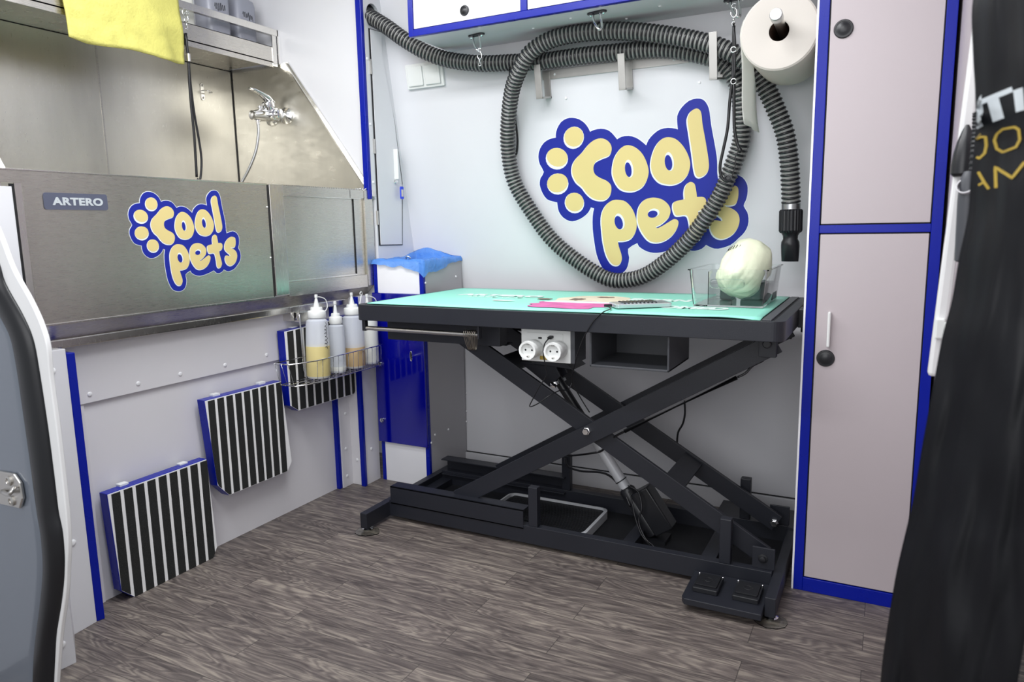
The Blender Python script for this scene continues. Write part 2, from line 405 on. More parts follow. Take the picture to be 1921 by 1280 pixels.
# left wall: recessed lower panel, screwed upper band, end posts
struct(MB().box(-1.80, -1.738, 1.0, 1.935, 0, 0.53).build('wall_left', M['wall_low']))
lw = rootstruct('wall_left_upper', (-1.75, 1.5, 0.6))
b = MB(); b.box(-1.80, -1.728, 0.985, 2.0, 0.522, 0.70); b.box(-1.80, -1.732, 0.985, 1.043, 0, 0.520); b.build('panel_board', M['wall_low'], lw, bevel=0.001)
def screw_caps(pts, nrm, parent, r=0.006, nm='screw_cap'):
    for p in pts:
        p = Vector(p); n_ = Vector(nrm)
        MB().lathe(p, n_, [(r, 0), (r, 0.0012), (r * .8, 0.0025), (r * .35, 0.003)], n=14).build(nm, M['cap'], parent, smooth='auto')
screw_caps([(-1.728, 1.058, 0.5434), (-1.728, 1.189, 0.5438), (-1.728, 1.317, 0.5451), (-1.728, 1.471, 0.5433), (-1.728, 1.634, 0.5469), (-1.728, 1.019, 0.6343)], (1, 0, 0), lw)
# far left end: folded posts with blue edging between wall and bin cabinet
pst = rootstruct('wall_left_end', (-1.7, 2.0, 0))
b = MB(); b.box(-1.80, -1.718, 1.946, 2.0, 0, 0.70); b.box(-1.80, -1.661, 2.0, 2.09, 0, 0.70); b.build('panel_board', M['wall_low'], pst, bevel=0.001)
struct(MB().box(-1.80, -1.722, 1.932, 1.9465, 0, 0.70).build('trim_2', M['blue'], bevel=0.002))
struct(MB().box(-1.672, -1.654, 1.990, 2.004, 0, 0.70).build('trim_3', M['blue'], bevel=0.002))
screw_caps([(-1.673, 2, 0.2735)] + [(-1.694, 2, 0.0953), (-1.676, 2, 0.0977)], (0, -1, 0), pst)
screw_caps([(-1.718, 1.977, 0.2743), (-1.718, 1.969, 0.1439), (-1.718, 1.969, 0.0401)], (1, 0, 0), pst)
screw_caps([(-1.661, 2.044, 0.1296)], (1, 0, 0), pst)
# near left: side panels beside the door opening, blue edging
nl = rootstruct('wall_left_near', (-1.65, 0.95, 0))
b = MB(); b.prism([(-1.653, 0.910, 0), (-1.660, 0.972, 0), (-1.72, 0.972, 0), (-1.72, 0.910, 0)], (0, 0.0, 0.675))
b.build('panel_board', M['wall'], nl, bevel=0.001)
b = MB(); b.prism([(-1.543, 0.80, 0), (-1.538, 0.846, 0), (-1.652, 0.912, 0), (-1.68, 0.80, 0)], (0, 0, 0.66)); b.build('panel_board', M['wall'], nl, bevel=0.001)
screw_caps([(-1.6558, 0.935, 0.63), (-1.6558, 0.935, 0.22), (-1.5405, 0.823, 0.055)], (1, 0.1, 0), nl, r=0.008)
b = MB(); b.prism([(-1.661, 0.9725, 0), (-1.655, 0.990, 0), (-1.80, 1.0, 0), (-1.80, 0.9725, 0)], (0, 0, 0.664)); struct(b.build('trim_4', M['blue'], bevel=0.002))
# white partition with blue edge at the far end of the tub, and the side panel of the locker column
pt = rootstruct('wall_left_partition', (-1.9, 2.11, 1.4))
MB().box(-2.5, -1.655, 2.102, 2.115, 0.70, 1.98).build('panel_board', M['wall'], pt)
MB().box(-2.5, -2.30, 0.3, 2.11, 0.60, 1.98).build('panel_board', M['gloss_white'], pt)
struct(MB().box(-1.664, -1.639, 2.076, 2.092, 1.04, 1.98).build('trim_5', M['blue'], bevel=0.003))
# locker column: side board closing the gap towards the leaning wall, with an oval hose hole
lk = thing('locker_column', (-1.65, 2.2, 0.82), 'tall narrow white locker column with black-lined door left of the double switch', 'locker')
b = MB()
hole_c = Vector((-1.64, 2.143, 1.674)); hn = 24
outer = [(-1.64, 2.112, 0.80), (-1.64, 2.345, 0.80), (-1.64, wally(1.98), 1.98), (-1.64, 2.06, 1.98), (-1.64, 2.06, 1.03), (-1.64, 2.112, 1.03)]
# board built as two halves around the hole
hp = [hole_c + Vector((0, 0.036 * math.cos(2*math.pi*k/hn), 0.036 * math.sin(2*math.pi*k/hn))) for k in range(hn)]
zc = hole_c.z
low = [Vector((-1.64, 2.112, 0.80)), Vector((-1.64, 2.345, 0.80)), Vector((-1.64, wally(zc), zc))] + [hp[k % hn] for k in range(0, -hn//2 - 1, -1)] + [Vector((-1.64, 2.092, zc)), Vector((-1.64, 2.092, 1.06)), Vector((-1.64, 2.112, 1.04))]
hi = [Vector((-1.64, 2.092, zc))] + [hp[k] for k in range(hn//2, -1, -1)] + [Vector((-1.64, wally(zc), zc)), Vector((-1.64, wally(1.98), 1.98)), Vector((-1.64, 2.092, 1.98))]
b.prism(low, (-0.012, 0, 0)); b.prism(hi, (-0.012, 0, 0))
b.build('side_board', M['wall'], lk)
MB().box(-1.74, -1.73, 2.118, 2.24, 1.55, 1.85).build('duct_back', M['gap'], lk)
dpts = [(-1.639, 2.113, 1.623), (-1.639, 2.179, 1.626), (-1.639, 2.18, 1.549), (-1.639, 2.242, 1.327), (-1.639, 2.276, 1.104), (-1.639, 2.26, 0.8732), (-1.639, 2.117, 0.8754)]
b = MB(); b.prism([Vector(p) + Vector((0, 0, 0)) for p in dpts], (0.0012, 0, 0)); b.build('door_gap', M['gap'], lk)
cc = sum((Vector(p) for p in dpts), Vector()) / len(dpts)
inn = [Vector((p[0], cc.y + (p[1] - cc.y) * 0.90, cc.z + (p[2] - cc.z) * 0.992)) for p in dpts]
dr = MB().prism(inn, (0.0035, 0, 0)).build('door', M['wall'], lk)

def child_part(o, p):
    o.parent = p; o.matrix_parent_inverse = Matrix.Translation(-Vector(p['base'])) if p.parent is None else Matrix()
    return o
b = MB(); b.box(-1.637, -1.618, 2.222, 2.231, 1.115, 1.225)
tag(b.build('handle', M['white'], lk, bevel=0.003), 'slim white vertical handle')
MB().lathe((-1.637, 2.224, 1.107), (1, 0, 0), [(0.008, 0), (0.008, 0.006), (0.0055, 0.008), (0.0055, 0.012), (0.002, 0.013)]).build('lock', M['chrome'], lk, smooth='auto')
for z0 in (1.47, 1.20, 0.95):
    MB().box(-1.640, -1.634, 2.110, 2.116, z0, z0 + 0.05).build('hinge', M['satin'], lk)
screw_caps([(-1.64, 2.100, 1.52), (-1.64, 2.102, 1.10), (-1.64, 2.100, 1.30)], (1, 0, 0), lk, r=0.005)
kt = thing('key_tag', (-1.62, 2.243, 1.1), 'small blue plastic key tag hanging from the locker lock', 'key tag')
kp = Vector((-1.622, 2.244, 1.067))
b = MB(); b.prism([kp + Vector((0.0, y * 1.0, z)) for y, z in rrect(0.020, 0.046, 0.005)], (0.004, 0, 0)); b.build('tag_body', M['tag_blue'], kt, bevel=0.001)
b = MB(); b.box(kp.x + 0.0035, kp.x + 0.0048, kp.y - 0.006, kp.y + 0.006, kp.z - 0.014, kp.z + 0.012); b.build('paper_label', M['paper'], kt)
b = MB(); b.tube([kp + Vector((0.002, 0.004 * math.cos(a), 0.027 + 0.006 * math.sin(a))) for a in [k * math.pi / 6 for k in range(12)]], 0.0008, 6, closed=True)
b.tube([kp + Vector((0.002, 0, 0.032)), Vector((-1.625, 2.214, 1.106))], 0.0008, 6); b.build('key_ring', M['chrome'], kt, smooth=True)
# right wall, door pillar
struct(MB().box(0.112, 0.16, 1.02, 2.5, 0, 1.98).build('wall_right', M['closet']))
struct(MB().box(0.19, 0.50, 0.96, 1.02, 0, 1.98).build('trim_6', M['van_white'], bevel=0.01))

# ================================================================ BACK WALL THINGS
import mathutils.geometry, mathutils
LOGO = {
  'toe0': [(-177.7, 177.3), (-183.6, 168.9), (-191.9, 162.6), (-202.0, 158.8), (-212.7, 158.2), (-223.0, 160.6), (-232.0, 166.0), (-238.7, 173.7), (-242.3, 183.0), (-242.7, 193.0), (-239.7, 202.6), (-233.7, 211.0), (-225.2, 217.2), (-215.1, 220.8), (-204.5, 221.3), (-194.3, 218.8), (-185.5, 213.5), (-178.9, 205.9), (-175.3, 196.7), (-174.8, 186.9)],
  'toe0w': [(-177.1, 173.5), (-183.6, 164.0), (-192.7, 156.7), (-203.6, 152.3), (-215.1, 151.3), (-226.1, 153.8), (-235.6, 159.5), (-242.5, 168.0), (-246.2, 178.3), (-246.3, 189.4), (-242.8, 200.3), (-236.1, 209.8), (-226.8, 216.9), (-216.0, 221.1), (-204.5, 222.0), (-193.7, 219.4), (-184.4, 213.7), (-177.6, 205.4), (-174.0, 195.2), (-173.8, 184.3)],
  'toe1': [(-238.8, 113.8), (-244.7, 105.9), (-253.6, 100.1), (-264.5, 97.0), (-276.4, 96.9), (-288.1, 99.8), (-298.5, 105.5), (-306.4, 113.4), (-311.2, 122.8), (-312.4, 132.6), (-309.7, 141.9), (-303.6, 149.8), (-294.6, 155.4), (-283.6, 158.4), (-271.8, 158.4), (-260.2, 155.4), (-250.0, 149.7), (-242.2, 141.9), (-237.4, 132.7), (-236.3, 123.0)],
  'toe1w': [(-238.5, 108.5), (-245.3, 99.2), (-255.1, 92.2), (-266.9, 88.2), (-279.7, 87.6), (-292.2, 90.5), (-303.0, 96.6), (-311.2, 105.4), (-315.9, 116.0), (-316.6, 127.2), (-313.3, 138.1), (-306.4, 147.4), (-296.4, 154.3), (-284.5, 158.1), (-271.8, 158.5), (-259.5, 155.5), (-248.9, 149.3), (-240.9, 140.7), (-236.2, 130.3), (-235.4, 119.2)],
  'toe2': [(-242.1, 53.5), (-241.1, 43.8), (-243.7, 34.0), (-249.9, 25.1), (-259.1, 17.9), (-270.3, 13.1), (-282.5, 11.2), (-294.5, 12.5), (-305.1, 16.8), (-313.2, 23.6), (-318.0, 32.4), (-319.0, 42.3), (-316.1, 52.1), (-309.7, 61.1), (-300.4, 68.2), (-289.1, 72.8), (-277.0, 74.5), (-265.2, 73.2), (-254.8, 68.9), (-246.9, 62.1)],
  'toe2w': [(-241.4, 50.1), (-239.9, 39.1), (-242.3, 28.2), (-248.4, 18.3), (-257.5, 10.5), (-268.8, 5.4), (-281.2, 3.7), (-293.5, 5.5), (-304.5, 10.6), (-313.0, 18.6), (-318.3, 28.7), (-319.7, 39.8), (-317.1, 50.8), (-310.9, 60.7), (-301.6, 68.5), (-290.2, 73.3), (-277.8, 74.9), (-265.7, 73.0), (-254.9, 67.8), (-246.5, 59.9)],
  'toe3': [(-190.2, -14.0), (-188.8, -23.7), (-190.6, -33.4), (-195.6, -42.2), (-203.2, -49.2), (-212.7, -53.7), (-223.2, -55.2), (-233.6, -53.7), (-243.0, -49.1), (-250.3, -42.0), (-254.9, -33.1), (-256.2, -23.2), (-254.2, -13.4), (-249.1, -4.6), (-241.4, 2.3), (-231.8, 6.6), (-221.4, 8.0), (-211.1, 6.4), (-201.9, 1.8), (-194.7, -5.2)],
  'toe3w': [(-189.2, -16.7), (-187.6, -27.5), (-189.4, -38.1), (-194.5, -47.8), (-202.5, -55.4), (-212.5, -60.2), (-223.5, -61.8), (-234.6, -59.9), (-244.6, -54.8), (-252.5, -46.9), (-257.4, -37.0), (-259.0, -26.1), (-257.0, -15.3), (-251.7, -5.7), (-243.7, 1.8), (-233.6, 6.5), (-222.6, 7.9), (-211.6, 5.9), (-201.8, 0.8), (-194.1, -7.0)],
  'c': [(-115.8, 178.4), (-94.5, 170.2), (-82.1, 153.9), (-81.9, 136.0), (-91.1, 123.2), (-112.2, 116.6), (-134.9, 107.7), (-144.2, 96.8), (-147.7, 81.0), (-142.6, 64.7), (-125.9, 52.4), (-104.3, 42.2), (-90.4, 27.8), (-89.5, 9.3), (-96.1, -6.6), (-112.9, -18.8), (-135.3, -19.2), (-157.5, -11.4), (-176.6, 5.7), (-190.5, 25.1), (-209.7, 42.3), (-221.0, 63.9), (-223.4, 82.6), (-218.0, 103.2), (-204.0, 120.9), (-182.7, 137.8), (-161.2, 159.1), (-140.5, 173.4)],
  'o1': [(-24.0, 150.4), (-3.2, 143.1), (17.0, 125.4), (30.0, 102.7), (38.2, 75.8), (37.9, 55.8), (29.5, 33.9), (14.7, 16.5), (-9.4, 6.2), (-33.3, 6.0), (-57.0, 14.9), (-72.9, 36.2), (-81.2, 61.7), (-79.8, 86.5), (-71.0, 115.3), (-55.5, 136.6), (-40.7, 147.8)],
  'o1h': [(-16.8, 75.2), (-16.6, 68.0), (-17.5, 61.4), (-19.4, 56.0), (-22.1, 52.5), (-25.3, 51.0), (-28.8, 51.9), (-32.2, 55.0), (-35.1, 59.9), (-37.3, 66.3), (-38.5, 73.4), (-38.7, 80.7), (-37.8, 87.3), (-35.9, 92.6), (-33.2, 96.1), (-30.0, 97.5), (-26.5, 96.6), (-23.2, 93.5), (-20.2, 88.6), (-18.0, 82.3)],
  'o1hw': [(-11.0, 78.4), (-10.8, 69.5), (-11.9, 61.4), (-14.3, 54.8), (-17.7, 50.4), (-21.8, 48.7), (-26.2, 49.7), (-30.4, 53.5), (-34.1, 59.6), (-36.8, 67.4), (-38.4, 76.2), (-38.6, 85.1), (-37.4, 93.2), (-35.0, 99.7), (-31.6, 104.0), (-27.5, 105.7), (-23.2, 104.7), (-19.0, 100.9), (-15.3, 94.9), (-12.6, 87.1)],
  'o2': [(106.2, 165.9), (128.2, 159.0), (147.6, 140.7), (162.4, 116.4), (171.1, 90.2), (170.7, 70.9), (163.2, 49.6), (145.0, 30.9), (122.3, 22.0), (99.7, 21.9), (74.7, 29.6), (57.0, 48.2), (48.6, 70.8), (48.2, 92.8), (54.9, 118.7), (67.2, 143.9), (85.9, 162.0)],
  'o2h': [(116.0, 89.9), (116.3, 82.5), (115.4, 75.8), (113.4, 70.3), (110.6, 66.6), (107.1, 65.1), (103.4, 66.0), (99.7, 69.1), (96.5, 74.2), (94.1, 80.8), (92.7, 88.1), (92.4, 95.5), (93.3, 102.3), (95.3, 107.7), (98.2, 111.4), (101.6, 112.8), (105.4, 111.9), (109.0, 108.8), (112.1, 103.7), (114.6, 97.2)],
  'o2hw': [(121.0, 93.2), (121.3, 84.2), (120.3, 76.0), (118.0, 69.3), (114.6, 64.8), (110.5, 63.0), (106.1, 64.1), (101.7, 67.9), (97.9, 74.1), (95.0, 82.1), (93.3, 91.0), (92.9, 100.1), (94.0, 108.3), (96.3, 114.9), (99.7, 119.3), (103.8, 121.0), (108.3, 119.9), (112.6, 116.1), (116.4, 110.0), (119.3, 102.1)],
  'l': [(193.0, 243.5), (203.6, 238.5), (208.7, 225.8), (211.4, 196.8), (219.2, 150.6), (225.1, 112.5), (229.0, 80.5), (227.7, 61.4), (220.0, 49.0), (206.9, 41.0), (196.0, 40.5), (188.5, 48.4), (183.4, 72.3), (178.8, 115.3), (170.3, 179.2), (166.6, 208.6), (169.1, 222.9), (177.9, 236.6)],
  'p': [(-66.2, -21.5), (-42.2, -28.1), (-21.6, -50.7), (-10.8, -78.8), (-7.6, -104.5), (-13.0, -127.9), (-28.5, -148.9), (-51.0, -157.1), (-75.9, -158.1), (-73.1, -177.3), (-65.8, -203.9), (-65.5, -223.4), (-75.1, -238.1), (-90.3, -240.6), (-105.0, -230.9), (-118.7, -204.0), (-126.5, -164.9), (-129.3, -126.3), (-129.5, -87.9), (-124.0, -59.6), (-108.9, -36.5), (-88.4, -23.1)],
  'ph': [(-55.4, -93.1), (-54.5, -100.1), (-55.0, -106.8), (-56.9, -112.4), (-59.9, -116.5), (-63.9, -118.5), (-68.3, -118.4), (-72.8, -116.2), (-76.9, -111.9), (-80.2, -106.2), (-82.4, -99.4), (-83.3, -92.4), (-82.8, -85.8), (-80.9, -80.2), (-77.8, -76.1), (-73.9, -74.1), (-69.5, -74.2), (-65.0, -76.5), (-60.9, -80.7), (-57.6, -86.4)],
  'phw': [(-49.7, -89.1), (-48.6, -97.4), (-49.2, -105.3), (-51.4, -111.9), (-54.9, -116.7), (-59.5, -119.2), (-64.7, -119.1), (-70.0, -116.4), (-74.9, -111.3), (-78.8, -104.5), (-81.4, -96.5), (-82.5, -88.2), (-81.9, -80.3), (-79.7, -73.7), (-76.1, -69.0), (-71.5, -66.6), (-66.3, -66.7), (-61.0, -69.4), (-56.2, -74.4), (-52.3, -81.2)],
  'e': [(59.2, -19.0), (82.1, -26.5), (100.0, -42.9), (105.9, -61.1), (101.2, -79.1), (89.3, -92.5), (72.6, -104.8), (57.1, -111.4), (57.0, -115.4), (63.3, -116.9), (79.4, -109.5), (100.7, -97.3), (117.0, -89.0), (128.4, -93.3), (130.3, -104.7), (123.0, -122.9), (106.3, -143.3), (82.5, -158.2), (56.4, -163.8), (32.9, -157.8), (14.5, -137.6), (1.2, -111.7), (-3.8, -88.2), (-2.1, -65.1), (4.1, -44.5), (19.1, -26.7), (38.2, -19.4)],
  'eh': [(63.7, -68.6), (63.5, -72.2), (61.6, -75.7), (58.4, -78.7), (54.1, -81.0), (49.1, -82.3), (44.0, -82.5), (39.2, -81.6), (35.2, -79.6), (32.5, -76.7), (31.2, -73.3), (31.5, -69.7), (33.3, -66.2), (36.6, -63.2), (40.9, -60.9), (45.9, -59.6), (51.0, -59.5), (55.7, -60.4), (59.7, -62.4), (62.4, -65.2)],
  'ehw': [(69.7, -64.7), (69.4, -69.1), (67.3, -73.4), (63.7, -77.1), (58.8, -79.9), (53.2, -81.4), (47.3, -81.6), (41.8, -80.4), (37.3, -77.9), (34.0, -74.3), (32.5, -70.1), (32.8, -65.6), (34.9, -61.3), (38.6, -57.6), (43.5, -54.9), (49.1, -53.4), (55.0, -53.2), (60.4, -54.5), (65.0, -57.0), (68.1, -60.5)],
  't': [(174.8, 25.6), (184.6, 18.2), (188.7, -1.6), (191.0, -21.4), (210.3, -22.1), (218.9, -31.1), (218.7, -46.5), (209.7, -59.5), (194.2, -64.6), (195.0, -83.5), (200.1, -108.3), (205.3, -130.9), (205.1, -144.4), (194.9, -158.0), (179.1, -161.3), (170.3, -148.6), (168.6, -121.3), (164.6, -94.1), (160.4, -80.5), (151.5, -75.8), (133.3, -77.6), (122.0, -75.1), (115.6, -59.1), (114.9, -43.3), (120.8, -33.4), (143.6, -28.6), (152.6, -26.7), (152.0, -4.5), (155.7, 12.9), (164.8, 23.5)],
  's': [(302.7, 9.9), (314.3, 4.1), (317.0, -13.0), (314.2, -34.3), (306.8, -47.0), (289.9, -49.8), (273.9, -48.6), (279.2, -53.8), (296.2, -59.7), (313.2, -73.2), (319.9, -90.8), (317.4, -112.6), (304.6, -134.5), (285.2, -148.7), (263.5, -154.0), (243.8, -144.9), (233.1, -126.8), (231.1, -108.8), (237.8, -94.5), (253.0, -95.9), (263.9, -98.4), (269.3, -96.3), (266.1, -88.5), (253.2, -78.3), (240.3, -66.9), (233.9, -53.6), (236.3, -31.7), (249.5, -10.5), (266.8, 4.0), (285.9, 11.7)],
  'out': [(-273.9, 191.8), (-273.0, 203.2), (-266.4, 220.9), (-250.8, 240.0), (-229.7, 249.5), (-209.6, 250.0), (-187.6, 243.8), (-168.8, 230.1), (-157.5, 214.8), (-151.5, 201.4), (-136.0, 206.5), (-114.0, 208.1), (-92.6, 203.2), (-76.5, 191.0), (-60.8, 171.2), (-46.2, 177.9), (-22.6, 179.4), (0.4, 172.4), (18.4, 160.2), (34.2, 146.1), (42.9, 162.9), (59.4, 178.9), (80.2, 191.2), (104.8, 194.2), (126.9, 190.4), (136.2, 187.0), (134.2, 217.5), (137.9, 233.9), (150.2, 251.4), (172.1, 267.9), (195.7, 272.2), (214.6, 267.0), (226.9, 250.7), (233.0, 229.8), (236.8, 194.8), (244.7, 148.8), (252.7, 100.3), (254.1, 68.5), (253.9, 49.4), (256.3, 32.3), (275.5, 37.8), (302.8, 43.2), (327.8, 33.1), (340.2, 15.7), (344.0, 0.8), (342.8, -20.4), (338.3, -37.3), (332.1, -53.2), (342.6, -71.8), (346.8, -91.4), (344.8, -113.1), (334.3, -134.9), (315.2, -154.5), (291.6, -174.4), (254.4, -185.6), (234.6, -182.1), (217.0, -172.9), (203.4, -185.4), (180.7, -192.2), (162.6, -188.7), (147.0, -174.8), (130.7, -180.5), (100.3, -189.8), (69.5, -197.2), (45.7, -198.4), (21.9, -193.2), (-1.7, -178.8), (-8.4, -165.7), (-41.3, -184.7), (-39.0, -213.6), (-45.1, -242.7), (-57.5, -262.2), (-80.0, -272.2), (-102.8, -271.3), (-128.4, -260.5), (-143.6, -236.1), (-154.5, -204.0), (-159.7, -164.7), (-163.0, -116.1), (-160.2, -72.9), (-153.5, -46.9), (-164.6, -43.1), (-176.0, -60.6), (-197.7, -76.9), (-224.4, -87.2), (-245.4, -87.5), (-268.2, -75.3), (-282.5, -55.4), (-286.2, -35.9), (-286.5, -22.6), (-303.4, -18.4), (-324.2, -10.4), (-338.5, 9.5), (-346.0, 31.5), (-346.8, 46.0), (-341.8, 62.5), (-328.0, 82.1), (-340.4, 107.7), (-343.8, 133.8), (-335.6, 159.1), (-318.0, 178.8), (-296.2, 188.8)],
}

def smooth2(P, sub=3):
    V = [Vector((a, c)) for a, c in P]; n = len(V); out = []
    def corner(i):
        a, b_, c = V[(i - 1) % n], V[i % n], V[(i + 1) % n]
        return (b_ - a).normalized().dot((c - b_).normalized()) < 0.35
    for i in range(n):
        b_, c = V[i], V[(i + 1) % n]
        a = 2 * b_ - c if corner(i) else V[i - 1]; d = 2 * c - b_ if corner(i + 1) else V[(i + 2) % n]
        for t in range(sub):
            t /= sub
            out.append(0.5 * ((2 * b_) + (c - a) * t + (2 * a - 5 * b_ + 4 * c - d) * t * t + (3 * b_ - a - 3 * c + d) * t ** 3))
    return [(v.x, v.y) for v in out]
def logo(root, conv, k):
    # conv(u, v, off) -> 3D; k scale of the layer heights
    def lay(name, key, mat, h0, h1, grow=0.0, sm=3, label=None):
        P = smooth2(LOGO[key], sm); n = len(P); Q = []
        area2 = sum(P[i][0] * P[(i+1) % n][1] - P[(i+1) % n][0] * P[i][1] for i in range(n)); sg = 1 if area2 > 0 else -1
        for i in range(n):
            ax, ay = P[i - 1]; bx_, by_ = P[(i + 1) % n]; tx, ty = bx_ - ax, by_ - ay; l = math.hypot(tx, ty) or 1
            g_ = grow
            Q.append((P[i][0] + sg * ty / l * g_, P[i][1] - sg * tx / l * g_))
        b = MB(); a = [conv(u, v, h0 * k) for u, v in Q]; off = conv(0, 0, h1 * k) - conv(0, 0, h0 * k)
        va = [b.bm.verts.new(p) for p in a]; vb = [b.bm.verts.new(p + off) for p in a]
        for tri in mathutils.geometry.tessellate_polygon([[Vector((u, v, 0)) for u, v in Q]]):
            b.face([va[i] for i in tri]); b.face([vb[i] for i in reversed(tri)])
        for i in range(n): b.face([va[i], vb[i], vb[(i + 1) % n], va[(i + 1) % n]])
        o = b.build(name, mat, root)
        if label: o['label'] = label
        return o
    lay('white_border', 'out', M['logo_white'], 0.0, 0.0006, 2.6 * 1.0, 2)
    lay('blue_outline', 'out', M['logo_blue'], 0.0001, 0.0010, 0, 2)
    for i in range(4):
        lay('toe_underlay', 'toe%dw' % i, M['logo_white'], 0.0002, 0.0014, 0, 1)  # white print layer offset under each toe
        lay('toe_pad', 'toe%d' % i, M['logo_cream'], 0.0003, 0.0018, 0, 1)
    for key in ('c', 'o1', 'o2', 'l', 'p', 'e', 't', 's'):
        # white underlay: the letter grown and shifted to the lower left
        def cv(u, v, off, _c=conv): return _c(u - 2.6, v - 3.2, off)
        P0 = conv
        old = LOGO[key]
        LOGO['_w'] = [(a - 2.4, c - 3.0) for a, c in old]
        lay('letter_underlay', '_w', M['logo_white'], 0.0002, 0.0014, 1.6)
        lay('letter', key, M['logo_cream'], 0.0003, 0.0018, 0.3)
        if key + 'h' in LOGO:
            lay('letter_counter_rim', key + 'hw', M['logo_white'], 0.0004, 0.0022, 0, 1)
            lay('letter_counter', key + 'h', M['logo_blue'], 0.0005, 0.0026, 0, 1)
lg = thing('wall_logo', wp(-0.73, 0.240), 'large blue and cream COOL pets paw logo on the white back wall', 'logo sticker')
logo(lg, lambda u, v, off: wp(-0.73 + u / 1000, 0.240 + v / 1000, off), 1.0)
# double switch
sw = thing('light_switch', wp(-1.487, 0.69), 'white double rocker light switch below the corrugated hose', 'light switch')
sc = Vector((-1.486, 2.231, 1.47)); sv = (sc - Vector((0, 2.345, 0.8))).dot(WU)
def wbox(x0, x1, v0, v1, o0, o1, b=None):
    b = b or MB(); P = [wp(x0, v0, o0), wp(x1, v0, o0), wp(x1, v1, o0), wp(x0, v1, o0)]
    b.prism(P, WN * (o1 - o0)); return b
wbox(sc.x - .078, sc.x + .078, sv - .042, sv + .042, 0, 0.012).build('frame_plate', M['white'], sw, bevel=0.003)
for dx in (-0.036, 0.036):
    o = wbox(sc.x + dx - .0315, sc.x + dx + .0315, sv - .033, sv + .033, 0.0122, 0.019).build('rocker', M['white'], sw, bevel=0.003)
# hose rack
rk = thing('hose_rack', wp(-0.76, 0.64), 'stainless wall rack with three upright prongs holding the hose', 'hose rack')
v_mid = (Vector((-0.7668, 2.24, 1.419)) - Vector((0, 2.345, 0.8))).dot(WU)
wbox(-1.035, -0.46, v_mid - .012, v_mid + .016, 0, 0.004).build('wall_strip', M['rack_steel'], rk, bevel=0.0006)
for xh, tall, dp in ((-1.03, 0.034, .075), (-0.752, 0.034, .075), (-0.470, 0.055, .125)):
    b = MB()
    wbox(xh, xh + .022, v_mid - .07, v_mid + .012, 0.001, 0.006, b)
    wbox(xh, xh + .022, v_mid - .07, v_mid - .064, 0.001, dp, b)
    wbox(xh, xh + .022, v_mid - .07, v_mid + tall, dp - .005, dp, b)
    b.build('prong', M['rack_steel'], rk, bevel=0.0006)
screw_caps([wp(-0.99, v_mid + .002, .004), wp(-0.60, v_mid + .002, .004)], WN, rk, r=0.004, nm='screw')
wc = rootstruct('wall_back_caps', (-0.7, 2.2, 1.3))
screw_caps([(-0.9577, 2.252, 1.345), (-0.5262, 2.252, 1.349), (-1.149, 2.24, 1.42)], WN, wc, r=0.0045)
# corrugated hose
hp_ = [(-1.7, 2.184, 1.695), (-1.64, 2.127, 1.664)] + [(-1.566, 2.119, 1.619), (-1.501, 2.128, 1.571), (-1.43, 2.146, 1.526), (-1.353, 2.166, 1.495), (-1.237, 2.18, 1.472), (-1.115, 2.194, 1.464), (-1.02, 2.195, 1.456), (-0.882, 2.195, 1.456), (-0.7621, 2.196, 1.453), (-0.6302, 2.197, 1.446), (-0.5207, 2.201, 1.42), (-0.4527, 2.206, 1.39), (-0.4134, 2.219, 1.339), (-0.3985, 2.231, 1.267), (-0.3984, 2.246, 1.179), (-0.4164, 2.254, 1.119), (-0.4549, 2.266, 1.028), (-0.5028, 2.274, 0.95), (-0.562, 2.286, 0.8768), (-0.6321, 2.297, 0.8141), (-0.7047, 2.305, 0.7679), (-0.7787, 2.308, 0.7507), (-0.8422, 2.306, 0.7587), (-0.9351, 2.297, 0.8125), (-1.028, 2.284, 0.8893), (-1.1, 2.267, 0.9903), (-1.153, 2.25, 1.091), (-1.161, 2.227, 1.196), (-1.144, 2.201, 1.288), (-1.111, 2.167, 1.371), (-1.068, 2.139, 1.427), (-1.022, 2.129, 1.472), (-0.9535, 2.132, 1.501), (-0.8579, 2.135, 1.508), (-0.7346, 2.139, 1.498), (-0.6149, 2.141, 1.473), (-0.5003, 2.143, 1.439), (-0.4188, 2.143, 1.402), (-0.3693, 2.153, 1.365), (-0.3316, 2.166, 1.315), (-0.3, 2.177, 1.251), (-0.2722, 2.189, 1.179), (-0.2596, 2.202, 1.107), (-0.2539, 2.214, 1.034), (-0.2514, 2.223, 0.9802)]
hs = thing('corrugated_hose', hp_[1], 'long grey corrugated hose looped over the wall rack across the logo', 'hose')
path = catmull([Vector(p) for p in hp_], 24)
L_ = [0.0]
for i in range(1, len(path)): L_.append(L_[-1] + (path[i] - path[i-1]).length)
pitch = 0.0128; tot = L_[-1]; nr = int(tot / pitch)
def at_len(s):
    import bisect
    i = max(1, min(len(L_) - 1, bisect.bisect_left(L_, s))); t = (s - L_[i-1]) / max(1e-9, L_[i] - L_[i-1])
    return path[i-1].lerp(path[i], t)
prof = [(0.0, 0.0232, 1), (0.46, 0.0232, 1), (0.54, 0.0262, 0), (0.74, 0.0268, 0), (0.92, 0.0262, 0)]
b = MB(); prev = None; last = None; nseg = 16
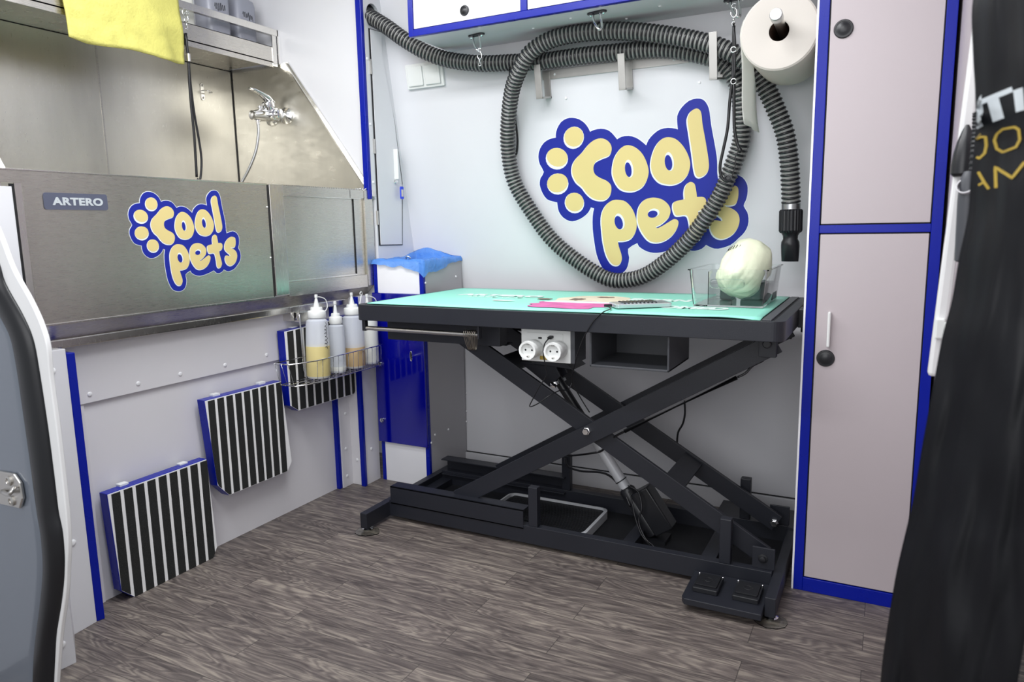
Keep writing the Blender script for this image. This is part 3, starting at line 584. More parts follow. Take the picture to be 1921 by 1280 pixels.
for i in range(nr):
    for f_, r_, mi in prof:
        s_ = (i + f_) * pitch; c = at_len(s_); d = (at_len(s_ + 0.02) - at_len(s_ - 0.02)).normalized()
        if prev is None: a, q = b.frame(d)
        else: a = (prev - d * prev.dot(d)).normalized(); q = d.cross(a)
        prev = a
        ring = [b.bm.verts.new(c + a * (r_ * math.cos(2*math.pi*k/nseg)) + q * (r_ * math.sin(2*math.pi*k/nseg))) for k in range(nseg)]
        if last:
            b.mi = last[1]
            for k in range(nseg): b.face([last[0][k], last[0][(k+1) % nseg], ring[(k+1) % nseg], ring[k]])
        last = (ring, mi if f_ else 1)
        if f_ in (0.46,): last = (ring, 0)
        if f_ == 0.92: last = (ring, 0)
b.build('corrugated_tube', [M['hose'], M['hose_gap']], hs, smooth=True)
e = path[-1]; dn = (path[-1] - path[-8]).normalized(); dn = Vector((0.02, 0.0, -1)).normalized()
MB().lathe(e, dn, [(0.026, -0.004), (0.026, 0.014)]).build('metal_collar', M['alu'], hs, smooth='auto')
b = MB(); rr = []
for h in (0.012, 0.016, 0.072, 0.078):
    base_r = 0.0305 if 0.013 < h < 0.075 else 0.027
    ring = []
    a, q = b.frame(dn)
    for k in range(72):
        r_ = base_r + (0.0016 if k % 3 == 0 else 0); ring.append(e + dn * h + a * r_ * math.cos(2*math.pi*k/72) + q * r_ * math.sin(2*math.pi*k/72))
    rr.append(ring)
b.rings(rr); b.build('grip_collar', M['black_plastic'], hs)
b = MB(); a = Vector((1, 0, 0)); q = Vector((0, 1, 0)); rings = []
for h, rx, ry in ((0.076, .027, .027), (0.086, .021, .021), (0.096, .020, .020), (0.104, .0245, .024), (0.115, .0255, .024), (0.14, .0245, .016), (0.160, .0230, .009), (0.160, .019, .006), (0.12, .017, .008)):
    rings.append([e + dn * h + a * rx * math.cos(2*math.pi*k/32) + q * ry * math.sin(2*math.pi*k/32) for k in range(32)])
b.rings(rings); b.build('nozzle', M['black_plastic'], hs, smooth='auto')
# strap loop hooked behind the hose on the left
st = thing('strap_loop', (-1.149, 2.22, 1.417), 'thin black strap loop hanging behind the left side of the hose', 'strap')
b = MB(); b.tube([(-1.123, 2.175, 1.443), (-1.14, 2.21, 1.414), (-1.153, 2.236, 1.369), (-1.145, 2.255, 1.284), (-1.144, 2.265, 1.223), (-1.154, 2.272, 1.18), (-1.161, 2.266, 1.215), (-1.165, 2.252, 1.285), (-1.15, 2.213, 1.399)], 0.0035, 6, sub=5); b.build('strap_band', M['cable'], st, smooth=True)

# ================================================================ OVERHEAD CABINET
oc = thing('overhead_cabinet', (-0.78, 2.0, 1.533), 'white overhead wall cabinet with bright blue edging above the hose', 'cabinet')
X0, X1, YF, ZB = -1.384, -0.172, 1.991, 1.533
b = MB(); b.prism([(X0 + .008, YF + .012, ZB), (X0 + .008, wally(ZB) - .001, ZB), (X0 + .008, wally(1.95) - .001, 1.95), (X0 + .008, YF + .012, 1.95)], (X1 - X0 - .008, 0, 0))
b.build('body', M['wall'], oc)
for x0, x1, z0, z1 in ((X0, X0 + .018, ZB, 1.95), (X0 + .0181, X1, ZB, ZB + .020), (-0.987, -0.967, ZB + .0202, 1.95), (-0.575, -0.555, ZB + .0202, 1.95)):
    MB().box(x0, x1, YF - .004, YF + .0119, z0, z1).build('edging', M['blue'], oc, bevel=0.001)
for x0, x1 in ((X0 + .020, -0.989), (-0.965, -0.577), (-0.553, X1)):
    MB().box(x0, x1, YF - .002, YF + .010, ZB + .022, 1.93).build('door', M['gloss_white'], oc, bevel=0.001)
def vent_knob(c, parent, r=0.013, n=(0, -1, 0), nm='push_knob'):
    MB().lathe(c, n, [(r, 0), (r, 0.002), (r * .92, 0.004), (r * .80, 0.0042), (r * .78, 0.003), (r * .70, 0.003), (r * .5, 0.0055), (0.001, 0.0062)], n=28).build(nm, M['black_plastic'], parent, smooth='auto')
vent_knob((-1.177, YF - .002, 1.583), oc, 0.0155)
screw_caps([(-1.0, 2.10, ZB), (-0.86, 2.06, ZB), (-0.60, 2.08, ZB), (-0.72, 2.15, ZB)], (0, 0, -1), oc, r=0.0045)
def eye_plate(c, ring_label, extra):
    c = Vector(c)
    h = thing('eye_hook', c, ring_label, 'hook')
    b = MB(); P = [c + Vector((x * math.cos(R(-12)) - y * math.sin(R(-12)), x * math.sin(R(-12)) + y * math.cos(R(-12)), 0)) for x, y in rrect(0.062, 0.022, 0.0108)]
    b.prism(P, (0, 0, -0.004)); b.build('base_plate', M['black_metal'], h, bevel=0.0008)
    for dx in (-0.021, 0.021):
        MB().lathe(c + Vector((dx * .98, -dx * .2, -.004)), (0, 0, -1), [(0.005, 0), (0.005, 0.004), (0.003, 0.006)], n=6).build('bolt', M['chrome'], h)
    b = MB(); b.tube([c + Vector(p) for p in ((-.010, 0, -.003), (-.009, -.006, -.018), (.002, -.014, -.040), (.012, -.018, -.052), (.018, -.012, -.050), (.016, -.004, -.036), (.011, 0, -.016), (.010, 0, -.003))], 0.0036, 8, sub=5)
    b.build('steel_loop', M['chrome'], h, smooth=True)
    return h
k1 = eye_plate((-1.184, 2.07, ZB), 'black plate eye hook under the cabinet, left one with a snap clip', None)
k2 = eye_plate((-0.771, 2.04, ZB), 'black plate eye hook under the cabinet, right one with nothing hung on it', None)
k3 = eye_plate((-0.405, 2.12, ZB), 'eye hook under the cabinet holding the black grooming loop', None)
def snap_clip(p, parent, s=1.0, name='snap_clip'):
    p = Vector(p); b = MB()
    b.tube([p + Vector((s * .007 * math.cos(a), 0, s * (-.007 + .007 * math.sin(a)))) for a in [k * math.pi / 6 for k in range(12)]], .0013 * s, 6, closed=True)
    b.tube([p + Vector(q) * s for q in ((0, 0, -.014), (.008, 0, -.020), (.009, 0, -.034), (0, 0, -.042), (-.008, 0, -.034), (-.009, 0, -.024))], .0020 * s, 7, sub=4)
    b.cyl(p + Vector((0, 0, -.042)) * s, p + Vector((0, 0, -.054)) * s, .003 * s, n=8)
    b.tube([p + Vector((s * .005 * math.cos(a), 0, s * (-.060 + .006 * math.sin(a)))) for a in [k * math.pi / 6 for k in range(12)]], .0013 * s, 6, closed=True)
    return b.build(name, M['chrome'], parent, smooth=True)
snap_clip(Vector((-1.166, 2.055, ZB - .047)), k1, 0.8)

# grooming loop in front of the hose
gl = thing('grooming_loop', (-0.4057, 2.101, 1.518), 'black grooming noose hanging from the cabinet hook over the hose', 'grooming loop')
snap_clip((-0.3988, 2.08, 1.51), gl, 0.85, 'snap_clip')
b = MB(); b.tube([(-0.3973, 2.08, 1.459), (-0.3977, 2.08, 1.424), (-0.3965, 2.08, 1.383), (-0.3967, 2.08, 1.342), (-0.3959, 2.08, 1.314)], 0.0040, 8, sub=4); b.tube([(-0.3987, 2.08, 1.457), (-0.3927, 2.08, 1.396), (-0.3931, 2.08, 1.314)], 0.0035, 8, sub=4); b.build('doubled_cord', M['cable'], gl, smooth=True)
for q in ((-0.3962, 2.077, 1.392), (-0.3938, 2.077, 1.31)):
    q = Vector(q)
    MB().tube([q + Vector((0.007 * math.cos(a), 0, 0.007 * math.sin(a))) for a in [k * math.pi / 8 for k in range(16)]], 0.0018, 6, closed=True).build('slide_ring', M['chrome'], gl, smooth=True)
b = MB(); b.tube([(-0.3973, 2.08, 1.315), (-0.4028, 2.08, 1.26), (-0.4065, 2.08, 1.19), (-0.4164, 2.08, 1.134), (-0.4239, 2.08, 1.091), (-0.4202, 2.08, 1.062), (-0.4069, 2.08, 1.047), (-0.3926, 2.08, 1.052)], 0.0042, 8, sub=5)
b.tube([(-0.3931, 2.08, 1.314), (-0.3911, 2.08, 1.245), (-0.3881, 2.08, 1.188), (-0.3797, 2.08, 1.146), (-0.3708, 2.08, 1.13)], 0.0044, 8, sub=5)
b.tube([(-0.3727, 2.083, 1.129), (-0.3836, 2.083, 1.115), (-0.3842, 2.083, 1.087), (-0.3933, 2.083, 1.056)], 0.0015, 6, sub=5); b.build('loop_cord', M['cable'], gl, smooth=True)
kn = Vector((-0.4006, 2.076, 1.056))
MB().lathe(kn, (0, -1, 0), [(0.009, -.004), (0.010, 0), (0.010, .006), (0.006, .007), (0.005, .003)], n=18).build('stopper', M['black_plastic'], gl, smooth='auto')
MB().ball((-0.3718, 2.078, 1.128), .006, .006, .008).build('cord_knot', M['cable'], gl, smooth=True)
b = MB()

# ================================================================ PAPER ROLL
pr = thing('paper_roll', (-0.26, 2.04, 1.39), 'big white paper towel roll on a rod beside the tall cabinet', 'paper roll')
rc = Vector((-0.262, 1.93, 1.389)); rax = Vector((0, 1, 0)); rl = 0.225; rr_ = 0.091
b = MB(); b.lathe(rc, rax, [(0.0235, 0.05), (0.0235, 0.0), (0.0265, -0.001), (rr_ - .004, -0.0005), (rr_, 0.003), (rr_ + .0008, rl * .5), (rr_, rl - .002), (0.03, rl), (0.0235, rl - .01)], n=64, cap=False)
b.build('wound_paper', M['paper'], pr, smooth='auto')
MB().lathe(rc, rax, [(0.0234, 0.002), (0.0234, rl - .005), (0.0220, rl - .005), (0.0220, 0.002)], n=32, cap=False).build('cardboard_core', M['cardboard'], pr, smooth='auto')
# loose sheet hanging from the left side
rows = []
for i in range(15):
    t = i / 14
    if t < 0.3:
        a = math.pi * (0.86 + 0.14 * t / 0.3); px_ = rc.x + math.cos(a) * (rr_ + .0015); pz = rc.z + math.sin(a) * (rr_ + .0015)
    else:
        s_ = (t - 0.3) / 0.7; px_ = rc.x - rr_ - .0015 + 0.004 * math.sin(s_ * 5) + 0.022 * s_ * s_; pz = rc.z - s_ * 0.210
    row = []
    for j in range(9):
        y_ = rc.y + 0.005 + (rl - .01) * j / 8
        row.append((px_ + 0.004 * math.sin(j * 1.3 + t * 4) * max(0, t - .3), y_, pz + (0.02 * (1 - j / 8) if t > .95 else 0) * 0))
    rows.append(row)
MB().grid(rows).build('loose_sheet', M['paper_sheet'], pr, smooth=True, solid=0.0006)
rh = thing('roll_rod', (-0.26, 2.2, 1.385), 'stainless rod with round tip through the paper roll core', 'roll holder')
MB().cyl((rc.x - .001, wally(1.39) - .002, rc.z - .002), (rc.x + .002, rc.y - .055, rc.z + .018), 0.0120, n=24).build('rod', M['satin'], rh, smooth='auto')
MB().lathe((rc.x + .002, rc.y - .050, rc.z + .017), (0, -1, 0.1), [(0.0140, 0), (0.0145, 0.002), (0.0145, 0.026), (0.0130, 0.029), (0.001, 0.0295)], n=28).build('end_cap', M['alu'], rh, smooth='auto')
MB().lathe((rc.x, wally(1.39) - .0, rc.z), (0, -1, 0), [(0.03, 0), (0.03, 0.004), (0.012, 0.006)], n=28).build('wall_flange', M['satin'], rh, smooth='auto')

# ================================================================ TALL CABINET ON THE RIGHT
tc_ = thing('tall_cabinet', (-0.03, 2.1, 0), 'tall pale grey two-door cabinet with royal blue frame at the right', 'cabinet')
b = MB(); b.box(-0.168, 0.105, 1.878, 2.17, 0.0, 1.96); b.box(-0.168, 0.105, 2.165, 2.34, 0.0, 0.79); b.build('body', M['closet'], tc_)
b = MB(); b.box(-0.172, -0.1675, 1.862, 1.880, 0, 1.96); b.build('white_edge_strip', M['gloss_white'], tc_)
F0, F1 = 1.862, 1.878
b = MB(); b.box(-0.1675, -0.1455, F0, F1, 0, 1.96); b.box(0.0835, 0.105, F0, F1, 0, 1.96); b.box(-0.1455, 0.0835, F0, F1, 0, 0.036); b.box(-0.1455, 0.0835, F0, F1, 0.9045, 0.923); b.box(-0.1455, 0.0835, F0, F1, 1.93, 1.96)
b.build('frame_edging', M['blue'], tc_, bevel=0.0012)
tag(MB().box(-0.1425, 0.081, F0 + .001, F1, 0.926, 1.925).build('door', M['closet'], tc_, bevel=0.0012), 'upper grey door with black round knob')
tag(MB().box(-0.1425, 0.081, F0 + .001, F1, 0.039, 0.9015).build('door', M['closet'], tc_, bevel=0.0012), 'lower grey door with white handle')
b = MB(); b.box(-0.1455, -0.1425, F0 + .006, F1, 0.036, 1.93); b.box(0.081, 0.0835, F0 + .006, F1, 0.036, 1.93); b.box(-0.1455, 0.0835, F0 + .006, F1, 0.9015, 0.9045); b.box(-0.1455, 0.0835, F0 + .006, F1, 0.923, 0.926); b.build('door_gap', M['gap'], tc_)
vent_knob((-0.115, F0 + .001, 1.359), tc_, 0.0205); vent_knob((-0.118, F0 + .001, 0.606), tc_, 0.0205)
MB().box(-0.117, -0.110, F0 - .018, F0 + .001, 0.635, 0.720).build('handle', M['white'], tc_, bevel=0.003)

# ================================================================ BATH TUB
tub = thing('bath_tub', (-1.95, 1.5, 0.70), 'large stainless steel dog bath with high back on the left wall', 'bath tub')
TX, TY0, TY1, TZ0, TZ1 = -1.650, 0.885, 2.100, 0.735, 1.072
DY = 1.612                                         # where the fixed front panel meets the door post
# front panel: fixed sheet on the left
b = MB(); b.box(TX - .002, TX, TY0 + .030, DY - .006, TZ0, TZ1 - .001); b.box(TX - .002, TX, 0.60, TY0 + .0299, TZ1 - .028, TZ1 - .001)
b.build('front_panel', M['steel'], tub)
b = MB(); b.box(TX - .030, TX + .001, 0.60, DY - .004, TZ1 - .002, TZ1 + .0015); b.build('top_rim', M['steel_trim'], tub, bevel=0.0005)
b = MB(); b.box(TX - .004, TX - .001, TY0 + .015, TY0 + .030, TZ0, TZ1 - .028); b.build('panel_edge', M['steel_trim'], tub)
MB().box(TX - .006, TX - .003, TY0 + .006, TY0 + .016, TZ0, TZ1 - .030).build('panel_gap', M['gap'], tub)
MB().box(TX - .03, TX - .0025, 0.55, TY0 + .010, 0.0, TZ1 - .036).build('end_panel', M['wall'], tub)
b = MB(); b.box(TX - .004, TX + .002, TY0 + .03, DY - .004, TZ0 - .003, TZ0 + .002); b.build('bottom_seam', M['steel_trim'], tub, bevel=0.001)
# door: post, outer frame, recessed sheet
b = MB(); b.box(TX - .004, TX + .006, DY, DY + .055, TZ0 + .003, TZ1); b.build('door_post', M['steel_trim'], tub, bevel=0.0015)
MB().box(TX - .004, TX - .001, DY - .006, DY, TZ0, TZ1 - .002).build('panel_gap', M['gap'], tub)
screw_caps([(TX, DY - .009, 1.005), (TX, DY - .009, 0.855)], (1, 0, 0), tub, r=0.0022, nm='rivet')
b = MB(); b.box(TX - .004, TX + .003, DY + .056, TY1 - .046, TZ1 - .030, TZ1 - .002); b.box(TX - .004, TX + .004, TY1 - .044, TY1, TZ0 + .0, TZ1 - .001)
b.box(TX - .004, TX + .003, DY + .056, TY1 - .046, TZ0 - .004, TZ0 + .040); b.box(TX - .020, TX - .006, DY + .056, TY1 - .046, TZ0, TZ1 - .010)
door = b.build('door', M['steel'], tub, bevel=0.0006)
MB().box(TX - .0045, TX - .002, DY + .056, TY1 - .096, TZ0 + .041, TZ0 + .046).build('door_fold', M['steel_trim'], door); MB().box(TX - .003, TX + .004, DY + .056, TY1 - .062, TZ1 - .033, TZ1 - .030).build('door_fold', M['steel_trim'], door)
MB().box(TX - .006, TX - .0025, TY1 - .098, TY1 - .0955, TZ0 + .04, TZ1 - .03).build('door_slot', M['gap'], door)
MB().box(TX - .004, TX + .0035, TY1 - .120, TY1 - .1185, TZ1 - .0295, TZ1 - .003).build('door_slot', M['gap'], door)
b = MB(); b.box(TX - .006, TX + .012, TY1 - .008, TY1 + .012, TZ1 - .022, TZ1); b.build('latch_block', M['steel_trim'], tub, bevel=0.001)
# knurled hinge strip along the top of the door
b = MB(); k = 0
y_ = DY + .058
while y_ < TY1 - .020:
    b.box(TX - .006, TX + .002, y_, y_ + .0045, TZ1 - .003, TZ1 + .0015); y_ += .0085
b.build('ribbed_strip', M['steel_trim'], tub)
MB().tube([(TX - .002 + .004 * math.sin(i * 1.9), TY1 - .085 + i * .004, TZ1 + .003 + .003 * math.cos(i * 2.7)) for i in range(20)], .0016, 6, sub=2).build('chain', M['chrome'], tub, smooth=True)
# lower rail below the panel
b = MB(); b.prism([(TX - .006, 0.60, TZ0 - .002), (TX - .006, TY1 - .004, TZ0 - .002), (TX - .050, TY1 - .004, TZ0 - .045), (TX - .050, 0.60, TZ0 - .045)], (-.01, 0, 0)); b.build('lower_rail', M['steel'], tub)
b = MB(); b.box(TX - .062, TX - .046, 0.95, TY1 - .004, TZ0 - .064, TZ0 - .042); b.build('rail_lip', M['steel_trim'], tub, bevel=0.003)
# trough
b = MB(); b.box(-2.30, TX - .02, TY0 + .02, TY1 - .003, 0.745, 0.760); b.build('trough_floor', M['steel_back'], tub)
# high back, two sheets with a seam, and end sheets
b = MB(); b.box(-2.302, -2.298, 0.60, TY1 - .002, 0.74, 1.57); b.build('back_sheet', M['steel_back'], tub)
sy = 1.235
sy = Vector((-2.297, 1.552, 1.336)).y; MB().box(-2.2985, -2.297, sy - .003, sy + .003, 0.95, 1.55).build('back_seam', M['steel'], tub)
def end_sheet(y0, y1):
    b = MB(); b.prism([(-2.30, y0, 0.74), (-2.30, y0, 1.553), (-2.006, y0, 1.546), (TX - .004, y0, TZ1), (TX - .004, y0, 0.74)], (0, y1 - y0, 0)); return b
end_sheet(TY1 - .003, TY1).build('end_sheet', M['steel_back'], tub)
end_sheet(TY0 - .012, TY0 - .009).build('end_sheet', M['steel_trim'], tub)
for yy, d in ((TY1 - .003, -.014), (TY0 - .010, .014)):
    b = MB(); b.prism([(-2.006, yy, 1.546), (TX - .004, yy, TZ1), (TX - .010, yy, TZ1 - .001), (-2.012, yy, 1.546)], (0, d, 0)); b.build('sloped_flange', M['steel_trim'], tub)
b = MB()
b.prism([(-2.004, TY1 - .0045, 1.549), (-1.640, TY1 - .0045, TZ1), (-1.652, TY1 - .0045, TZ1), (-2.016, TY1 - .0045, 1.549)], (0, .004, 0))
b.build('sloped_flange', M['steel_trim'], tub)
MB().box(-2.298, -2.2945, TY1 - .0055, TY1 - .003, 0.76, 1.553).build('corner_seam', M['gap'], tub)
MB().box(-2.299, -2.296, 0.60, TY1 - .003, 1.546, 1.550).build('top_seam', M['gap'], tub)
# nameplate
npl = MB(); P = [(TX + .0005, 1.029 + y, 1.007 + z) for y, z in rrect(0.147, 0.037, 0.006)]
npl.prism(P, (0.0016, 0, 0)); npl = npl.build('nameplate', M['plate_grey'], tub)
text_mesh('lettering', 'ARTERO', 0.0225, M['silver_print'], basis((TX + .0024, 1.033, 0.9995), (0, 1, 0), (0, 0, 1), (1, 0, 0)), npl, sx=1.28, bold=0.0010, align='CENTER', space=1.08)
# brackets under the rail
b = MB(); b.box(TX - .085, TX - .045, 1.715, 1.730, 0.645, 0.690); b.box(TX - .085, TX - .045, 1.757, 1.772, 0.650, 0.69); b.build('support_bracket', M['steel_trim'], tub, bevel=0.001)
lg2 = thing('tub_logo', (TX + .001, 1.32, 0.914), 'small blue and cream COOL pets paw logo on the steel bath front', 'logo sticker')
logo(lg2, lambda u, v, off: Vector((TX + .0004 + off, 1.3205 + u * .000487, 0.914 + v * .000487)), 0.6)

# shelf above the bath
sh = thing('steel_shelf', (-2.17, 1.4, 1.54), 'stainless shelf with guard rail above the bath back', 'shelf')
SX = -2.05
b = MB(); b.box(-2.298, SX, 0.60, TY1 - .030, 1.548, 1.552); b.box(SX - .002, SX, 0.60, TY1 - .030, 1.532, 1.604); b.box(SX - .022, SX, 0.60, TY1 - .030, 1.602, 1.604)
b.build('shelf_tray', M['steel'], sh)
b = MB(); b.box(SX - .002, SX + .003, TY1 - .030, TY1 - .010, 1.535, 1.645); b.build('post', M['steel_trim'], sh, bevel=0.0008)
b = MB(); b.box(SX - .014, SX + .003, 0.60, TY1 + .002, 1.645, 1.668); b.build('guard_rail', M['steel_trim'], sh, bevel=0.0008)
b = MB(); b.box(SX - .004, SX + .003, TY1 - .004, TY1 + .004, 1.545, 1.668); b.build('post', M['steel_trim'], sh, bevel=0.0008)
# bottles behind the guard rail
def squeeze(nm, base, r, h, label, liquid=None, lvl=0.4, nozzle=True, capc='white', parent_cat='bottle', group=None, tilt=(0, 0), shape='round'):
    base = Vector(base); ax = Vector((tilt[0], tilt[1], 1)).normalized()
    t = thing(nm, base, label, parent_cat, group)
    hs_ = h * .70
    MB().lathe(base, ax, [(r * .90, 0), (r, .006), (r * 1.0, hs_ * .55), (r * .94, hs_ * .9), (r * .88, hs_ * .96), (r * .60, hs_), (r * .52, hs_ + .006)], n=32).build('bottle_body', M['bottle'], t, smooth='auto')
    if liquid:
        MB().lathe(base + ax * .002, ax, [(r * .92, 0.0), (r * 1.006, .006), (r * 1.007, h * lvl)], n=32).build('shampoo', M[liquid], t, smooth='auto')
    c0 = base + ax * (hs_ + .002)
    MB().lathe(c0, ax, [(r * .74, 0), (r * .76, .002), (r * .76, .020), (r * .72, .022), (r * .52, .024), (r * .50, .031), (r * .46, .034)], n=32).build('screw_cap', M[capc], t, smooth='auto')
    if nozzle:
        n0 = c0 + ax * .033
        MB().lathe(n0, ax, [(r * .26, -.004), (r * .22, .008), (.0042, .026), (.0036, .030), (.0052, .031), (.0052, .040), (.003, .041)], n=18).build('nozzle', M['white'], t, smooth='auto')
    return t, c0, ax
def big_bottle(y, x, r, h, label, mat, group=None):
    t = thing('shampoo_bottle', (x, y, 1.552), label, 'bottle', group)
    b = MB(); P = rrect(r * 1.7, r * 2.0, r * .45)
    rs = []
    for hh, s_ in ((0, .96), (.006, 1), (h - .03, 1), (h - .012, .9), (h, .5)):
        rs.append([Vector((x + a * s_, y + c * s_, 1.553 + hh)) for a, c in P])
    b.rings(rs); b.build('bottle_body', mat, t, smooth='auto')
    MB().lathe((x, y, 1.553 + h), (0, 0, 1), [(r * .42, -.004), (r * .42, .025), (r * .38, .028)], n=20).build('screw_cap', M['white'], t, smooth='auto')
    return t
M['grey_bottle'] = pbr('grey_bottle_plastic', srgb(150, 152, 164), 0.35, var=0.04)
M['yellow_bottle'] = pbr('yellow_bottle_plastic', srgb(226, 190, 50), 0.3, var=0.05)
M['pale_bottle'] = pbr('pale_bottle_plastic', srgb(222, 222, 214), 0.35, var=0.04)
b1 = big_bottle(1.88, -2.13, 0.049, 0.225, 'grey-blue shampoo bottle with handwriting behind shelf rail, left of pair', M['grey_bottle'])
b2 = big_bottle(2.005, -2.13, 0.046, 0.215, 'grey shampoo bottle with scribble, rightmost on the steel shelf', M['grey_bottle'])
b3 = big_bottle(1.735, -2.13, 0.046, 0.215, 'white shampoo bottle next to the leash on the shelf', M['pale_bottle'])
b4 = big_bottle(1.215, -2.13, 0.05, 0.22, 'yellow shampoo bottle on the shelf left of the towel', M['yellow_bottle'])
b5 = big_bottle(1.06, -2.13, 0.05, 0.22, 'white shampoo bottle at the left end of the shelf', M['pale_bottle'])
def scribble(o, x, pts, parent, r=0.0008):
    b = MB(); b.tube(pts, r, 5, sub=4); return b.build('handwriting', M['ink'], parent, smooth=True)
def scr_pts(c, ya, za, w, h, n=7, seed=1):
    rnd = random.Random(seed); out = []
    for i in range(n * 3):
        t = i / (n * 3 - 1)
        out.append(Vector(c) + Vector(ya) * (w * (t - .5)) + Vector(za) * (h * (.5 * math.sin(i * 2.1) + .25 * rnd.uniform(-1, 1))))
    return out
for bt, seed in ((b1, 3), (b2, 5)):
    yb = bt.location.y
    xf = -2.13 + 0.049 * .85 + .0004 if bt is b1 else -2.13 + .046 * .85 + .0004
    scribble(None, 0, scr_pts((xf, yb - .002, 1.70), (0, 1, 0), (0, 0, 1), 0.045, 0.022, 6, seed), bt)

# towel over the guard rail
tw = thing('yellow_towel', (SX, 1.49, 1.55), 'bright yellow microfibre towel hanging over the shelf rail', 'towel')
rows = []; na, nb = 44, 30
y0, y1 = 1.292, 1.672
for i in range(nb + 1):
    t = i / nb; row = []
    for j in range(na + 1):
        s_ = j / na; y = y0 + (y1 - y0) * s_
        # path: up behind the rail, over the top, down the front; the lower edge sags
        Lb = 0.08; Lt = 0.03; bottom = 1.470 - 0.004 * math.sin(s_ * 9)
        tot_ = Lb + Lt + (1.674 - bottom); l = t * tot_
        if l < Lb: x = SX - .019; z = 1.600 + l * (1.674 - 1.600) / Lb
        elif l < Lb + Lt: a = (l - Lb) / Lt * math.pi; x = SX - .0065 - .0125 * math.cos(a); z = 1.674 + .004 * math.sin(a)
        else:
            z = 1.674 - (l - Lb - Lt); f_ = (1.674 - z) / .2
            x = SX + .0065 + .010 * f_ + .007 * f_ * math.sin(s_ * 13 + 2.2 * math.sin(s_ * 5 + z * 9)) + (.012 * noise.noise(Vector((y * 11, z * 13, 1))) + .006 * noise.noise(Vector((y * 30, z * 34, 4)))) * f_
            y += .004 * math.sin(z * 30) * f_
        row.append((x, y, z))
    rows.append(row)
MB().grid(rows).build('towel_cloth', M['towel'], tw, smooth=True, solid=0.0035)

# leash
ls = thing('dog_leash', (-2.035, 1.69, 1.64), 'long black looped grooming leash hanging from the shelf rail', 'leash')
p0 = Vector((-2.038, 1.691, 1.632))
snap_clip(p0 + Vector((.002, 0, .004)), ls, 0.9)
MB().tube([p0 + Vector((.002, .012 * math.cos(a), -.004 + .014 * math.sin(a))) for a in [k * math.pi / 8 for k in range(16)]], .0014, 6, closed=True).build('ring', M['chrome'], ls, smooth=True)
b = MB(); b.tube([(-2.04, 1.688, 1.567), (-2.04, 1.689, 1.522), (-2.04, 1.691, 1.486), (-2.04, 1.687, 1.423), (-2.04, 1.686, 1.34), (-2.04, 1.688, 1.256), (-2.04, 1.686, 1.171), (-2.04, 1.684, 1.115)], .0042, 8, sub=4)
b.tube([(-2.045, 1.694, 1.569), (-2.045, 1.694, 1.516), (-2.045, 1.695, 1.466), (-2.045, 1.695, 1.408), (-2.045, 1.7, 1.317), (-2.045, 1.709, 1.241), (-2.045, 1.713, 1.173), (-2.045, 1.702, 1.111), (-2.045, 1.69, 1.109)], .0036, 8, sub=4); b.build('cord', M['cable'], ls, smooth=True)
b = MB(); q = Vector((-2.034, 1.687, 1.491)); b.cyl(q + Vector((0, 0, .012)), q - Vector((0, 0, .012)), .006, n=10); b.build('stitched_sleeve', M['satin'], ls, smooth='auto')
# hook plate on the back sheet
hk = thing('hook_plate', (-2.298, 1.953, 1.452), 'small stainless plate hook on the bath back sheet', 'hook')
q = Vector(hk.location)
b = MB(); b.prism([q + Vector((0, y, z)) for y, z in rrect(0.016, 0.062, 0.0079)], (.003, 0, 0)); b.build('plate', M['steel_trim'], hk, bevel=0.0006)
for dz in (-.022, .022):
    MB().lathe(q + Vector((.003, 0, dz)), (1, 0, 0), [(.004, 0), (.004, .001), (.002, .0025)], n=12).build('screw', M['satin'], hk, smooth='auto')
MB().tube([q + Vector(p) for p in ((.002, 0, .004), (.022, 0, .002), (.030, .010, 0), (.024, .024, -.002), (.012, .020, -.003))], .0024, 8, sub=5).build('hook', M['chrome'], hk, smooth=True)

# faucet on the end sheet
fc = thing('mixer_tap', (-2.066, 2.09, 1.367), 'chrome single-lever mixer tap with shower hose in the bath', 'tap')
f0 = Vector((-2.025, 2.097, 1.363)); fb = Vector((-2.074, 2.045, 1.368))
b = MB()
for dx in (0.0, -0.075):
    c = Vector((f0.x + dx, 2.097, f0.z - .004))
    b.lathe(c, (0, -1, 0), [(.031, 0), (.030, .006), (.022, .012), (.014, .016), (.0135, .028)], n=28)
b.build('wall_flange', M['chrome'], fc, smooth='auto')
xc = f0.x - .0375
b = MB(); zz = f0.z - .002
b.lathe((f0.x + .012, 2.058, zz), (-1, 0, 0), [(.012, 0), (.0185, .004), (.0185, .022), (.0225, .024), (.0230, .060), (.0190, .070), (.0190, .092), (.015, .096)], n=28)
b.lathe((xc - .006, 2.058, zz), (0, -1, -.12), [(.021, 0), (.0225, .02), (.0210, .055), (.0165, .080), (.0165, .090), (.013, .092)], n=28)
b.lathe((xc - .002, 2.050, zz), (0, -.12, 1), [(.023, 0), (.0235, .022), (.0245, .024), (.0245, .040), (.018, .046)], n=28)
b.build('tap_body', M['chrome'], fc, smooth='auto')
b = MB(); lz = zz + .042
rs = []
for t, w, h in ((0, .021, .013), (.25, .021, .013), (.5, .015, .009), (.8, .012, .006), (1.0, .008, .004)):
    c = Vector((xc - .002 - .006 * t, 2.062 - .095 * t, lz + .004 + .030 * math.sin(t * 1.7) * 1.0 + .006 * t))
    rs.append([c + Vector((w * math.cos(2*math.pi*k/16), 0, h * math.sin(2*math.pi*k/16))) for k in range(16)])
b.rings(rs); b.build('lever', M['chrome'], fc, smooth=True)
MB().lathe((xc - .006, 2.010, zz + .006), (0, 0, 1), [(.006, 0), (.006, .012), (.009, .014), (.009, .020), (.004, .022)], n=16).build('diverter_knob', M['chrome'], fc, smooth='auto')
hp0 = Vector((xc - .006, 1.995, zz - .018))
